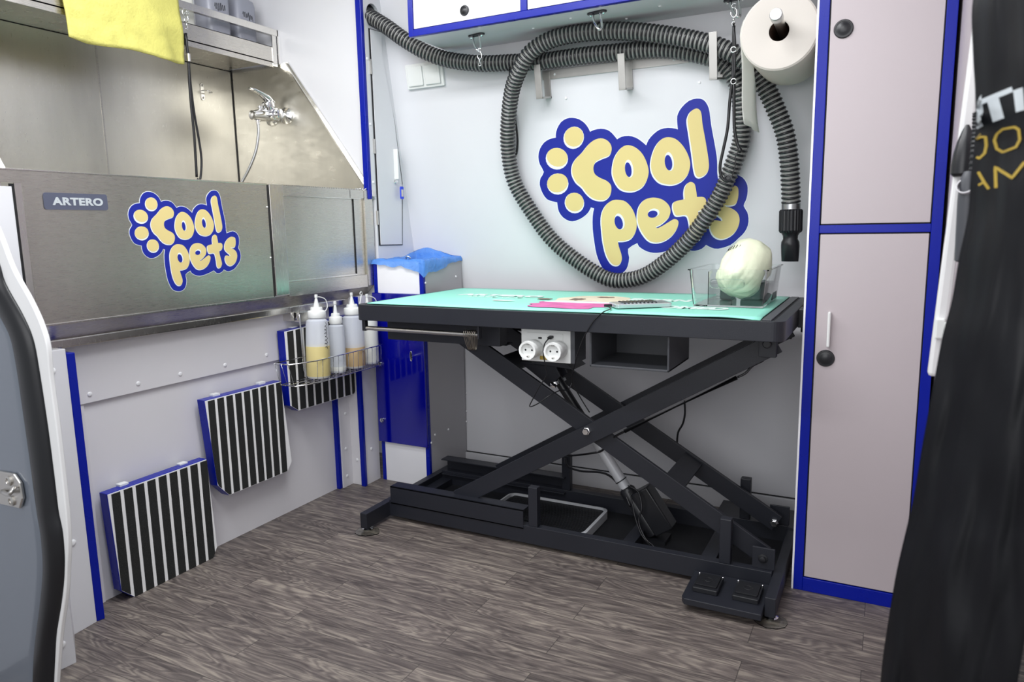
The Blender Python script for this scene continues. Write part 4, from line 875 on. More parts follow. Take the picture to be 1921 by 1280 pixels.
MB().lathe(hp0, (0, 0, -1), [(.009, -.006), (.009, .012), (.007, .014), (.0065, .022)], n=18).build('hose_nut', M['chrome'], fc, smooth='auto')
MB().tube([hp0 + Vector((0, 0, -.018)), hp0 + Vector((.001, -.004, -.06)), hp0 + Vector((-.008, -.014, -.12)), hp0 + Vector((-.03, -.03, -.18)), hp0 + Vector((-.06, -.05, -.24)), hp0 + Vector((-.09, -.09, -.33)), hp0 + Vector((-.14, -.2, -.40))], .0052, 10, sub=8).build('shower_hose', M['alu'], fc, smooth=True)

# ================================================================ FOLDED STEP PANELS ON THE LEFT WALL
def step_panel(P, label, ns, hinge=True):
    # P: outline on the front plane (list of 3D points x const) in order TL, TR, R, BR, BL, L
    P = [Vector(p) for p in P]; th = 0.030
    c = sum(P, Vector()) / len(P)
    t = thing('fold_down_step', (c.x, c.y, min(p.z for p in P)), label, 'step', 'striped fold-down dog steps on the left wall')
    b = MB(); b.prism([p - Vector((.002, 0, 0)) for p in P], (-th, 0, 0)); bd = b.build('board', M['blue'], t, bevel=0.001)
    yl, yr = P[0].y, P[1].y
    b = MB(); b.prism([Vector((p.x, c.y + (p.y - c.y) * .992, c.z + (p.z - c.z) * .992)) - Vector((.002, 0, 0)) for p in P], (.0016, 0, 0)); b.build('white_face', M['stripe_white'], t)
    # black grit strips clipped by the outline
    w = (yr - yl); pitch_ = w / ns; x = P[0].x - .0005
    def zr(y):
        pts = P; zs = []
        for i in range(len(pts)):
            a_, c_ = pts[i], pts[(i + 1) % len(pts)]
            if abs(a_.y - c_.y) < 1e-7: continue
            t_ = (y - a_.y) / (c_.y - a_.y)
            if 0 <= t_ <= 1: zs.append(a_.z + (c_.z - a_.z) * t_)
        return (min(zs), max(zs)) if zs else (0, 0)
    for k in range(ns):
        ya = yl + pitch_ * k + pitch_ * .32; yb = yl + pitch_ * (k + 1) - (.0 if k == ns - 1 else 0)
        yb = min(yb, yr - .0006); n = 5; top = []; bot = []
        for i in range(n + 1):
            y = ya + (yb - ya) * i / n; lo, hi = zr(y); top.append((x, y, hi - .004)); bot.append((x, y, lo + .003))
        b = MB(); b.prism(bot + top[::-1], (.0022, 0, 0)); b.build('grit_strip', M['carpet'], t)
    if hinge:
        for f_ in (.2, .8):
            y = yl + w * f_; b = MB(); b.box(x - th - .006, x - th + .012, y - .012, y + .012, P[0].z - .004, P[0].z + .006); b.build('hinge', M['white'], t, bevel=0.001)
    return t
step_panel([(-1.688, 1.049, 0.2938), (-1.688, 1.347, 0.2963), (-1.688, 1.358, 0.0249), (-1.688, 1.333, -0.0091), (-1.688, 1.096, -0.005), (-1.688, 1.059, 0.031)], 'lowest of three black and white striped fold-down steps, resting near floor', 9)
step_panel([(-1.688, 1.357, 0.4638), (-1.688, 1.648, 0.463), (-1.688, 1.672, 0.1897), (-1.688, 1.651, 0.162), (-1.688, 1.414, 0.1634), (-1.688, 1.377, 0.2053)], 'middle of three black and white striped fold-down steps on the wall', 9)
step_panel([(-1.688, 1.676, 0.6183), (-1.688, 2.011, 0.6344), (-1.688, 2.045, 0.414), (-1.688, 1.994, 0.3447), (-1.688, 1.715, 0.3494), (-1.688, 1.681, 0.3734)], 'highest of three striped fold-down steps, partly behind the wire basket', 9)

# ================================================================ WIRE BASKET WITH BOTTLES
wb = thing('wire_basket', (-1.62, 1.85, 0.45), 'chrome wire basket holding squeeze bottles under the bath', 'basket')
bx0, bx1, by0, by1 = -1.672, -1.580, 1.610, 2.035; zt, zb = 0.527, 0.455
rim = [(bx0, by0 + .0, zt + .0), (bx1 - .03, by0, zt), (bx1, by0 + .085, zt), (bx1, by1, zt), (bx0, by1, zt)]
b = MB(); b.tube(rim, .0022, 6, closed=True); b.build('rim_wire', M['chrome'], wb, smooth=True)
flo = [(bx0, by0 + .02, zb), (bx1 - .03, by0 + .02, zb), (bx1 - .004, by0 + .09, zb), (bx1 - .004, by1 - .01, zb), (bx0, by1 - .01, zb)]
b = MB(); b.tube(flo, .0018, 6, closed=True)
n = 14
for k in range(n):
    y = by0 + .09 + (by1 - by0 - .1) * k / (n - 1); b.tube([(bx1, y, zt), (bx1 - .003, y, zb), (bx0, y, zb)], .0012, 5)
for k in range(3):
    x = bx0 + (bx1 - .035 - bx0) * k / 2; b.tube([(x, by0, zt), (x, by0 + .02, zb), (x, by1 - .01, zb), (x, by1, zt)], .0012, 5)
b.tube([(bx1 - .015, by0 + .043, zt), (bx1 - .017, by0 + .055, zb), (bx1 - .017, by1 - .01, zb)], .0012, 5)
b.build('wire_mesh', M['chrome'], wb, smooth=True)
b = MB()
for y in (1.735, 1.790):
    b.tube([(-1.672, y, .48), (-1.676, y, .655), (-1.684, y, .662), (-1.692, y, .650)], .0028, 6, sub=3)
b.tube([(bx0, 1.735, .46), (bx0 + .02, 1.735, .452), (bx0 + .02, 1.790, .452), (bx0, 1.790, .46)], .0024, 6)
b.build('hanger', M['chrome'], wb, smooth=True)
MB().box(-1.700, -1.676, 1.735, 1.795, .640, .672).build('hook_bracket', M['steel_trim'], wb, bevel=0.001)
def loop_strap(t, c0, ax, r, side):
    side = Vector(side)
    n0 = c0 + ax * .012
    MB().tube([n0 + side * (r * .76), n0 + side * (r * 1.1) + ax * .018, n0 + side * (r * .95) + ax * .042, n0 + side * (r * .45) + ax * .052, n0 + ax * .054], .0016, 6, sub=5).build('cap_strap', M['white'], t, smooth=True)
s1, c1, a1 = squeeze('squeeze_bottle', (-1.616, 1.742, .462), .0375, .276, 'squeeze bottle half full of yellow shampoo marked with black handwriting', 'liq_yellow', .37, tilt=(.0, .035))
loop_strap(s1, c1, a1, .037, (.25, .97, 0))
scribble(None, 0, [Vector((-1.616 + .0385 * .97, 1.750 - .006 + .005 * math.sin(i * 1.7) + .003 * math.sin(i * 2.9), .640 - .0030 * i + .003 * math.cos(i * 1.7))) + Vector((.001, 0, 0)) for i in range(28)], s1, .0007)
s2, c2, a2 = squeeze('squeeze_bottle', (-1.620, 1.838, .462), .0285, .232, 'small frosted squeeze bottle, nearly empty, between the yellow and amber ones', 'liq_white', .08, tilt=(.0, .02))
s3, c3, a3 = squeeze('squeeze_bottle', (-1.622, 1.930, .462), .037, .262, 'squeeze bottle with amber shampoo at the bottom in the wire basket', 'liq_amber', .27)
MB().tube([c3 + Vector((0, .03, .008)), c3 + Vector((0, .042, .03)), c3 + Vector((0, .052, .06))], .0022, 6, sub=3).build('cap_strap', M['white'], s3, smooth=True)
MB().tube([c3 + Vector((0, .052 + .006 * math.cos(k * math.pi / 6), .066 + .006 * math.sin(k * math.pi / 6))) for k in range(12)], .0018, 6, closed=True).build('strap_ring', M['white'], s3, smooth=True)
s4, c4, a4 = squeeze('squeeze_bottle', (-1.622, 2.012, .462), .033, .245, 'squeeze bottle full of white conditioner behind the table corner', 'liq_white', .62)
loop_strap(s4, c4, a4, .033, (.5, .86, 0))

# ================================================================ BIN CABINET
bc = thing('bin_cabinet', (-1.535, 2.21, 0), 'narrow white bin cabinet with tall glossy blue flap door', 'cabinet')
CX0, CX1, CYF, CZ = -1.643, -1.430, 2.085, 0.822
b = MB(); b.box(CX0, CX0 + .012, CYF + .012, 2.343, 0, CZ); b.box(CX1 - .012, CX1, CYF + .012, 2.343, 0, CZ); b.box(CX0 + .012, CX1 - .012, 2.331, 2.343, 0, CZ); b.box(CX0 + .012, CX1 - .012, CYF + .004, CYF + .014, 0.01, CZ - .006)
b.build('body', M['bin_side'], bc, bevel=0.001)
b = MB(); b.box(CX0 - .002, CX0 + .014, CYF, CYF + .014, 0, CZ); b.box(CX1 - .017, CX1, CYF, CYF + .014, 0, CZ); b.build('edging', M['blue'], bc, bevel=0.0015)
MB().box(CX0 + .014, CX1 - .017, CYF + .001, CYF + .006, .700, CZ - .002).build('front_panel', M['gloss_white'], bc, bevel=0.0008)
MB().box(CX0 + .014, CX1 - .017, CYF + .001, CYF + .006, .0, .168).build('front_panel', M['gloss_white'], bc, bevel=0.0008)
bd = MB().box(CX0 - .006, CX1 - .001, CYF - .010, CYF - .001, .152, .708).build('flap_door', M['blue_door'], bc, bevel=0.002)
b = MB(); b.tube([(-1.487 + .0045 * math.cos(a), CYF - .0105, .485 + .018 * math.sin(a)) for a in [k * math.pi / 8 for k in range(16)]], .0012, 5, closed=True); b.build('finger_slot_rim', M['chrome'], bd, smooth=True)
b = MB(); b.prism([(-1.487 + x, CYF - .0106, .485 + z) for x, z in rrect(.008, .034, .0039)], (0, .0008, 0)); b.build('finger_slot', M['gap'], bd)
for q in ((-1.623, 2.073, 0.4475), (-1.625, 2.073, 0.2364)):
    MB().lathe(Vector(q), (0, -1, 0), [(.0095, -.001), (.0095, .004), (.0075, .0075), (.001, .0085)], n=24).build('hinge_cap', M['chrome'], bd, smooth='auto')
screw_caps([(-1.43, 2.098, 0.7454), (-1.43, 2.3, 0.7542), (-1.43, 2.353, 0.2952), (-1.43, 2.349, 0.2233), (-1.43, 2.346, 0.183), (-1.43, 2.214, 0.1853), (-1.43, 2.124, 0.1888), (-1.43, 2.098, 0.1659)], (1, 0, 0), bc, r=0.0042)
# bin liner
bl = thing('bin_liner', (-1.535, 2.21, .80), 'crumpled translucent blue bin bag over the top of the bin cabinet', 'bin bag')
rnd = random.Random(4)
def rect_pt(s_, gx, gy):
    # s in 0..1 around rectangle of half sizes gx, gy
    P = [(-gx, -gy), (gx, -gy), (gx, gy), (-gx, gy)]; s_ = (s_ % 1) * 4; k = int(s_) % 4; t = s_ - int(s_)
    a, c = P[k], P[(k + 1) % 4]; return a[0] + (c[0] - a[0]) * t, a[1] + (c[1] - a[1]) * t
rs = []; cxb, cyb = (CX0 + CX1) / 2, (CYF + 2.343) / 2; hx, hy = (CX1 - CX0) / 2, (2.343 - CYF) / 2
N_ = 96
for gx, gy, z, amp in ((hx + .007, hy + .006, CZ - .030, .006), (hx + .008, hy + .005, CZ - .016, .004), (hx + .005, hy + .003, CZ + .001, .002), (hx + .000, hy, CZ + .006, .002), (hx - .014, hy - .014, CZ + .004, .004), (hx - .018, hy - .018, CZ - .012, .006), (hx - .03, hy - .04, CZ - .05, .010), (hx * .3, hy * .3, CZ - .09, .012)):
    ring = []
    for k in range(N_):
        x, y = rect_pt(k / N_, gx, gy); s_ = k / N_ * 40
        wv = amp * math.sin(s_ * 1.7 + z * 90) + amp * 1.6 * noise.noise(Vector((x * 40, y * 40, z * 60))) + amp * noise.noise(Vector((x * 110, y * 110, z * 90)))
        yy = cyb + y
        if yy > 2.338: yy = 2.338
        if z < CZ and gx > hx:
            u_ = k / N_
            drop = .010 + .034 * math.exp(-((u_ - .25) ** 2) / .006) + .016 * math.exp(-((u_ - .36) ** 2) / .004) + .008 * math.exp(-((u_ - .10) ** 2) / .004)
            ln = (CZ - z) / .030 * drop * (1 + .4 * noise.noise(Vector((x * 30, y * 30, 3))))
            zz_ = CZ - ln
            nx = .003 * noise.noise(Vector((x * 60, y * 60, z * 50)))
            ring.append((cxb + x * (1 + nx) + (wv * .3 if abs(x) >= gx - 1e-6 else 0) , yy - (abs(wv) * .5 if y < -gy + 1e-6 else 0), zz_))
        else:
            ring.append((cxb + x, yy, z + wv * .6 + (.034 * math.exp(-((k / N_ - .68) ** 2) / .010) if gx > hx - .02 else .012 * math.exp(-((k / N_ - .68) ** 2) / .010))))
    rs.append(ring)
MB().rings(rs, cap=False).build('liner_film', M['bag_blue'], bl, smooth=True)
MB().tube([(cxb - .02, 2.165, CZ + .004), (cxb - .015, 2.160, CZ + .012), (cxb - .005, 2.160, CZ + .012), (cxb, 2.165, CZ + .004)], .003, 6, sub=3).build('clip', M['chrome'], bl, smooth=True)

# ================================================================ GROOMING TABLE
tb = thing('grooming_table', (-0.80, 1.92, 0), 'black electric scissor-lift grooming table in the middle of the van', 'table')
BM = M['black_metal']
# tabletop: framed plate with raised border
TX0, TX1, TF, TBk, TT, TBt = -1.396, -0.192, 1.671, 2.260, 0.714, 0.668
b = MB(); rr_o = [(TX0 + (TX1 - TX0) / 2 + x, (TF + TBk) / 2 + y) for x, y in rrect(TX1 - TX0, TBk - TF, .028, 8)]
rr_i = [(TX0 + (TX1 - TX0) / 2 + x, (TF + TBk) / 2 + y) for x, y in rrect(TX1 - TX0 - .050, TBk - TF - .03, .006, 8)]
vo = []
for ring, z in ((rr_o, TBt), (rr_o, TT), (rr_i, TT), (rr_i, TT - .008), (rr_i, TBt)):
    vo.append([b.bm.verts.new((x, y, z)) for x, y in ring])
n = len(rr_o)
for a, c in zip(vo, vo[1:] + vo[:1]):
    for k in range(n): b.face([a[k], a[(k + 1) % n], c[(k + 1) % n], c[k]])
b.build('tabletop_frame', BM, tb, bevel=0.0012)
b = MB(); b.box(TX0 + .026, TX1 - .026, TF + .016, TBk - .016, TT - .012, TT - .001); b.build('tabletop_plate', M['black_rubber'], tb, bevel=0.001)
b = MB(); b.box(TX1 - .050, TX1 - .030, TF + .017, TBk - .018, TT - .001, TT + .003); b.build('side_rail', M['dark_grey'], tb, bevel=0.001)
b = MB(); b.box(TX1 - .002, TX1 + .030, 1.96, 2.02, TBt - .004, TT - .002); b.cyl((TX1 + .012, 1.98, TBt - .018), (TX1 + .012, 1.98, TBt), .008, n=14); b.build('arm_clamp', M['black_plastic'], tb, bevel=0.002)
# upper and lower channels
YA, YB = 1.835, 2.085
def cchan(x0, x1, yo, yi, z0, z1, topflange, parent):
    # web at yo, flanges towards yi
    d = 1 if yi > yo else -1; t_ = .004
    b = MB(); b.box(x0, x1, min(yo, yo + d * t_), max(yo, yo + d * t_), z0, z1); b.box(x0, x1, min(yo, yi), max(yo, yi), z1 - t_, z1); b.box(x0, x1, min(yo, yi), max(yo, yi), z0, z0 + t_)
    return b.build('slide_channel', BM, parent, bevel=0.0006)
cchan(-1.385, -0.905, 1.788, 1.832, .055, .113, 1, tb); cchan(-1.385, -0.905, 2.135, 2.091, .055, .113, 1, tb)
cchan(-1.345, -0.955, 1.800, 1.840, .596, .664, 1, tb); cchan(-1.345, -0.955, 2.125, 2.085, .596, .664, 1, tb)
# base frame
b = MB(); b.box(-1.392, -0.212, 1.790, 1.815, .012, .066); b.box(-1.392, -0.212, 2.105, 2.130, .012, .066); b.box(-1.392, -1.350, 1.815, 2.105, .015, .040)
b.box(-0.62, -0.585, 1.815, 2.105, .020, .050); b.box(-0.40, -0.36, 1.815, 2.105, .020, .050); b.build('base_rail', BM, tb, bevel=0.001)
b = MB(); b.box(-1.349, -0.212, 1.816, 2.104, .013, .018); b.build('base_plate', M['black_rubber'], tb)
for x0 in (-1.416, -0.211):
    b = MB(); b.box(x0, x0 + .025, 1.671, 2.225, .011, .060); b.build('foot_beam', BM, tb, bevel=0.0015)
b = MB(); b.box(-0.216, -0.186, 2.10, 2.24, .058, .064); b.box(-0.42, -0.21, 2.13, 2.25, .050, .060); b.build('rear_plate', BM, tb)
for x_ in (-1.403, -0.198):
    for y_ in (1.690, 2.200):
        MB().lathe((x_, y_, .003), (0, 0, 1), [(.016, 0), (.017, .002), (.010, .006), (.008, .010)], n=20).build('levelling_foot', M['chrome'], tb, smooth='auto')
for k_, (x_, y_, lab) in enumerate(((-1.393, 1.676, 'clear plastic disc under the left front table foot'), (-0.197, 1.676, 'clear plastic disc under the right front table foot'))):
    pdx = thing('floor_protector', (x_, y_, 0), lab, 'floor protector', 'clear discs under the table feet')
    rnd = random.Random(k_ + 2)
    pts = [(x_ + (.040 + rnd.uniform(-.003, .003)) * math.cos(a), y_ + (.036 + rnd.uniform(-.003, .003)) * math.sin(a), .0004) for a in [k * 2 * math.pi / 11 for k in range(11)]]
    MB().prism(pts, (0, 0, .0022)).build('plastic_disc', M['pad'], pdx, bevel=0.0006)
# posts standing on the base
for (x_, y_, h_) in ((-0.875, 1.803, .186), (-0.328, 1.803, .186), (-0.905, 2.118, .185), (-0.332, 2.118, .190)):
    MB().box(x_ - .0145, x_ + .0145, y_ - .012, y_ + .012, .066, h_).build('stop_post', BM, tb, bevel=0.002)
# scissor arms: right ends on fixed pins, left ends in the channels
PV = (-0.715, .368); RB = (-0.236, .083); RT_ = (-0.236, .640); LB = (-1.150, .098); LT = (-1.150, .620)
for y_ in (YA, YB):
    dy = .012 if y_ == YA else -.012
    MB().beam((LB[0], y_ - dy, LB[1]), (RT_[0] + .01, y_ - dy, RT_[1] + .004), .012, .052, (0, 0, 1)).build('scissor_arm', BM, tb, bevel=0.0012)
    MB().beam((LT[0], y_ + dy, LT[1]), (RB[0], y_ + dy, RB[1]), .012, .052, (0, 0, 1)).build('scissor_arm', BM, tb, bevel=0.0012)
for y_, s_ in ((YA - .020, -1), (YB + .020, 1)):
    b = MB(); b.lathe((PV[0], y_ + .001 * s_, PV[1]), (0, s_, 0), [(.011, -.03), (.011, .004), (.009, .005), (.009, .009), (.0095, .009), (.0085, .013)], n=6)
    b.build('pivot_bolt', M['chrome'], tb, smooth='auto')
# right lower pin blocks with bolts
for y_, s_ in ((1.806, -1), (2.112, 1)):
    b = MB(); b.box(-0.262, -0.208, y_ - .003, y_ + .003, .066, .122); b.build('pin_bracket', BM, tb, bevel=0.001)
    MB().lathe((RB[0], y_ + s_ * .003, .094), (0, s_, 0), [(.012, 0), (.012, .002), (.007, .003), (.0075, .010), (.004, .011)], n=18).build('pin_bolt', M['black_plastic'] if s_ < 0 else M['satin'], tb, smooth='auto')
MB().lathe((-0.243, 2.066, .086), (0, -1, 0), [(.012, 0), (.012, .003), (.008, .004), (.008, .012)], n=6).build('pin_bolt', M['chrome'], tb)
MB().box(-0.262, -0.222, 1.790, 1.812, .612, .664).build('top_bracket', BM, tb, bevel=0.001); MB().box(-0.262, -0.222, 2.10, 2.122, .612, .664).build('top_bracket', BM, tb, bevel=0.001)
MB().lathe((-0.243, 1.7895, .645), (0, -1, 0), [(.010, 0), (.010, .008), (.008, .010)], n=18).build('pin_bolt', M['black_plastic'], tb, smooth='auto')
# cross plates between the two scissor sides
b = MB(); b.prism([(-0.50, YA + .02, .262), (-0.45, YA + .02, .232), (-0.45, YB - .02, .232), (-0.50, YB - .02, .262)], (-.004, 0, -.010)); b.build('cross_plate', BM, tb)
b = MB(); b.beam((-1.012, YA + .02, .520), (-1.012, YB - .02, .520), .07, .006, (.5, 0, .86)); b.build('cross_plate', BM, tb)
b = MB(); b.box(-0.975, -0.86, 1.93, 1.99, .520, .526); b.prism([(-0.975, 1.93, .52), (-0.86, 1.93, .52), (-0.845, 1.93, .49), (-0.88, 1.93, .455), (-0.93, 1.93, .49)], (0, .006, 0)); b.prism([(-0.975, 1.99, .52), (-0.86, 1.99, .52), (-0.845, 1.99, .49), (-0.88, 1.99, .455), (-0.93, 1.99, .49)], (0, -.006, 0))
b.prism([(-0.93, 1.90, .530), (-0.79, 1.90, .520), (-0.81, 1.90, .535), (-0.86, 1.90, .545)], (0, .1, 0)); b.build('actuator_bracket', BM, tb, bevel=0.001)
MB().lathe((-0.862, 1.926, .466), (0, -1, 0), [(.009, -.07), (.009, .004), (.011, .004), (.010, .010), (.004, .012)], n=6).build('actuator_pin', M['chrome'], tb, smooth='auto')
ac0 = Vector((-0.862, 1.96, .468)); ac1 = Vector((-0.560, 1.96, .035)); ad = (ac1 - ac0).normalized(); al = (ac1 - ac0).length
MB().cyl(ac0 - ad * .01, ac0 + ad * (al * .38), .0145, n=24).build('actuator_sleeve', M['black_plastic'], tb, smooth='auto')
MB().cyl(ac0 + ad * (al * .36), ac0 + ad * (al * .72), .0165, n=28).build('actuator_tube', M['lit_metal_grey'], tb, smooth='auto')
MB().tube([ac0 + ad * (al * .655) + (Vector((0, 1, 0)) * math.cos(a) + Vector((.8, 0, .6)) * math.sin(a)) * .0178 for a in [k * math.pi / 10 for k in range(20)]], .0016, 6, closed=True).build('clip_ring', M['cable'], tb, smooth=True)
b = MB(); b.lathe(ac0 + ad * (al * .70), ad, [(.017, 0), (.024, .01), (.026, al * .30)], n=24); b.beam(ac0 + ad * (al * .74) + Vector((.035, 0, .02)), ac0 + ad * al * 1.0 + Vector((.035, 0, .02)), .055, .06, (0, 0, 1)); b.build('actuator_motor', M['black_plastic'], tb, smooth='auto', bevel=0.004)
b = MB(); b.box(-0.60, -0.52, 1.925, 1.995, .018, .030); b.lathe((-0.604, 1.835, .040), (0, 0, 1), [(.008, -.02), (.008, .005), (.004, .009)], n=12); b.build('motor_foot', M['black_plastic'], tb)
# motor leads with white crimps
MB().tube([ac0 + ad * (al * .66) + Vector((.03, -.03, 0)), (-0.60, 1.925, .17), (-0.585, 1.91, .13), (-0.590, 1.90, .09), (-0.562, 1.875, .055), (-0.535, 1.86, .045), (-0.51, 1.835, .030)], .0026, 6, sub=5).build('motor_lead', M['cable'], tb, smooth=True)
MB().tube([ac0 + ad * (al * .70) + Vector((.02, -.03, 0)), (-0.622, 1.925, .15), (-0.60, 1.90, .10), (-0.575, 1.88, .062), (-0.545, 1.868, .04)], .0022, 6, sub=5).build('motor_lead', M['cable'], tb, smooth=True)
# cable guide under the front rising arm
d_ = (Vector((RT_[0], 0, RT_[1])) - Vector((LB[0], 0, LB[1]))).normalized(); nrm = Vector((d_.z, 0, -d_.x))
g0 = Vector((-0.335, YA - .006, .640 - .063)) + nrm * .033; g1 = g0 - d_ * .34
MB().tube([g0, g1], .0055, 10).build('cable_guide', M['cable'], tb, smooth='auto')
MB().tube([g0, g0 + Vector((.02, .005, .012)), g0 + Vector((.035, .01, .030)), g0 + Vector((.06, .015, .045))], .0030, 8, sub=5).build('guide_cable', M['cable'], tb, smooth=True)
MB().tube([g1, g1 - d_ * .05 + Vector((0, .02, -.006)), (-0.70, 1.90, .29), (-0.78, 2.02, .235), (-0.87, 2.09, .195), (-0.903, 2.110, .186)], .0034, 8, sub=6).build('guide_cable', M['cable'], tb, smooth=True)
MB().tube([(-0.903, 2.100, .180), (-0.88, 2.06, .168), (-0.82, 2.02, .172), (-0.72, 1.98, .190), (-0.66, 1.95, .165), (-0.625, 1.93, .12)], .0034, 8, sub=6).build('guide_cable', M['cable'], tb, smooth=True)
MB().tube([(-0.5516, 2.25, 0.3724), (-0.5491, 2.25, 0.3322), (-0.5553, 2.25, 0.2962), (-0.5703, 2.25, 0.2642), (-0.5731, 2.25, 0.2226)], .0032, 8, sub=5).build('rear_cable', M['cable'], tb, smooth=True)
# pedal tray with two foot pedals
z_ = .050
pt_ = [(-0.4053, 1.675, 0.035), (-0.4162, 1.826, 0.035), (-0.213, 1.788, .035), (-0.213, 1.640, .035)]
x0_ = Vector(pt_[0]).x; ty0 = 1.640
b = MB(); b.prism([(-0.392, 1.632, .018), (-0.400, 1.645, .018), (-0.402, 1.789, .018), (-0.2125, 1.789, .018), (-0.2125, 1.632, .018)], (0, 0, .016)); b.build('pedal_tray', BM, tb, bevel=0.0015)
for cx_, cy_ in ((-0.352, 1.7150), (-0.256, 1.7150)):
    b = MB(); b.prism([(cx_ + x, cy_ + y, .034) for x, y in rrect(.062, .082, .004)], (0, 0, .013)); pd = b.build('foot_pedal', M['black_plastic'], tb, bevel=0.002)
    b = MB(); b.prism([(cx_ + x, cy_ + y + .002, .0475) for x, y in rrect(.052, .062, .003)], (0, 0, .0035)); b.tube([(cx_ + .010 * math.cos(a), cy_ + .002 + .010 * math.sin(a), .0512) for a in [k * math.pi / 8 for k in range(16)]], .0012, 5, closed=True)
    b.build('pedal_pad', M['black_rubber'], pd, bevel=0.0008)
    for sx_ in (-.029, .029): MB().ball((cx_ + sx_, cy_ + .035, .0475), .003, nu=10, nv=6).build('pedal_screw', M['chrome'], pd, smooth=True)
# hanger rod under the left front edge
b = MB(); b.cyl((-1.372, 1.695, .642), (-0.985, 1.695, .640), .0065, n=18); b.build('hanger_rod', M['satin'], tb, smooth='auto')
b = MB(); b.box(-1.384, -1.372, 1.688, 1.702, .634, .668); b.box(-0.985, -0.980, 1.686, 1.706, .630, .668); b.build('rod_bracket', BM, tb, bevel=0.001)
b = MB(); b.box(-1.345, -0.955, 1.76, 1.80, .600, .664); b.build('subframe_rail', BM, tb, bevel=0.001)
for k in range(7):
    x = -1.026 + k * .0058
    hk_ = thing('hook_clip', (x, 1.695, .62), ['wire hook at the left end of the bunch on the rod', 'second wire hook from left in the bunch on the rod', 'third wire hook from left in the bunch on the rod', 'middle wire hook of the bunch on the rod', 'third wire hook from right in the bunch on the rod', 'second wire hook from right in the bunch on the rod', 'wire hook at the right end of the bunch on the rod'][k], 'hook', 'bunch of wire hooks on the table rod')
    sl = (3 - k) * .0022
    MB().tube([(x, 1.689, .655), (x, 1.682, .645), (x + sl * .3, 1.685, .626), (x + sl, 1.690, .604), (x + sl * 1.3, 1.700, .596), (x + sl * 1.2, 1.706, .606), (x + sl * .6, 1.703, .630), (x, 1.705, .645), (x, 1.698, .6525)], .0013, 6, sub=4).build('wire', M['wire'], hk_, smooth=True)
# open storage box under the tabletop
b = MB(); X_0, X_1, Y_0, Y_1, Z_0, Z_1 = -0.662, -0.456, 1.700, 1.90, .575, .664
b.box(X_0, X_0 + .005, Y_0, Y_1, Z_0, Z_1); b.box(X_1 - .005, X_1, Y_0, Y_1, Z_0, Z_1 ); b.box(X_0, X_1, Y_0, Y_1, Z_0, Z_0 + .006); b.box(X_0, X_1, Y_1 - .004, Y_1, Z_0, Z_1); b.build('storage_box', M['dark_grey'], tb, bevel=0.0015)
# socket plate with two adapters
b = MB(); b.box(-0.868, -0.724, 1.722, 1.730, .574, .662); sp = b.build('socket_plate', M['white'], tb, bevel=0.0015)
b = MB(); b.box(-0.850, -0.745, 1.7205, 1.7225, .622, .652); b.build('insert', M['white'], sp, bevel=0.0006)
MB().box(-0.816, -0.806, 1.7195, 1.7208, .636, .641).build('usb_port', M['gap'], sp)
MB().box(-0.812, -0.792, 1.7195, 1.7215, .580, .590).build('warning_label', M['gold'], sp)
MB().box(-0.723, -0.712, 1.722, 1.80, .575, .664).build('socket_mount', M['dark_grey'], tb)
def adapter(c, label):
    c = Vector(c); t = thing('plug_adapter', c, label, 'plug adapter', 'white round socket adapters under the table')
    MB().lathe(c, (0, 1, 0), [(.0190, .010), (.0192, -.0005), (.0245, -.001), (.0250, .002), (.0252, .012), (.0243, .030), (.0235, .046), (.02, .048)], n=16).build('adapter_body', M['white'], t, smooth='auto')
    MB().lathe(c + Vector((0, .0095, 0)), (0, 1, 0), [(.0191, 0), (.0191, .004)], n=32).build('socket_well', M['white'], t, smooth='auto')
    for dx in (-.0095, .0095): MB().lathe(c + Vector((dx, .0090, .0)), (0, 1, 0), [(.0026, 0), (.0026, .003)], n=12).build('pin_hole', M['gap'], t)
    for dz in (-.0165, .0165): MB().box(c.x - .003, c.x + .003, c.y + .001, c.y + .0085, c.z + dz - .0015, c.z + dz + .0015).build('earth_clip', M['satin'], t)
    return t
adapter((-0.8261, 1.672, 0.6109), 'left of the two white round socket adapters under the table')
adapter((-0.754, 1.672, 0.6112), 'right of the two white round socket adapters, beside the charging plug')
# step mat lying inside the base
sm = thing('ribbed_tray', (-0.91, 1.95, .02), 'black ribbed tray with silver rim lying in the table base', 'tray')
fx_ = [(-1.105, 1.993, 0.045), (-1.084, 2.1, 0.045), (-0.7416, 2.07, 0.045), (-0.732, 1.852, 0.045), (-0.9065, 1.868, 0.045)]
cxm, cym = -0.912, 1.952
out_ = [(cxm + x, cym + y) for x, y in rrect(.352, .225, .028, 7)]
b = MB(); ri = [(cxm + x, cym + y) for x, y in rrect(.336, .209, .022, 7)]; n = len(ri)
vo = [[b.bm.verts.new((x, y, z)) for x, y in ring] for ring, z in ((out_, .020), (out_, .045), (ri, .047), (ri, .020))]
for a, c in zip(vo, vo[1:] + vo[:1]):
    for k in range(n): b.face([a[k], a[(k + 1) % n], c[(k + 1) % n], c[k]])
b.build('rim', M['lit_metal_grey'], sm, smooth='auto')
b = MB(); b.prism([(x, y, .022) for x, y in ri], (0, 0, .014))
for k in range(26): y = cym - .100 + k * .008; b.box(cxm - .16, cxm + .16, y, y + .004, .036, .039)
b.build('ribbed_base', M['black_rubber'], sm)

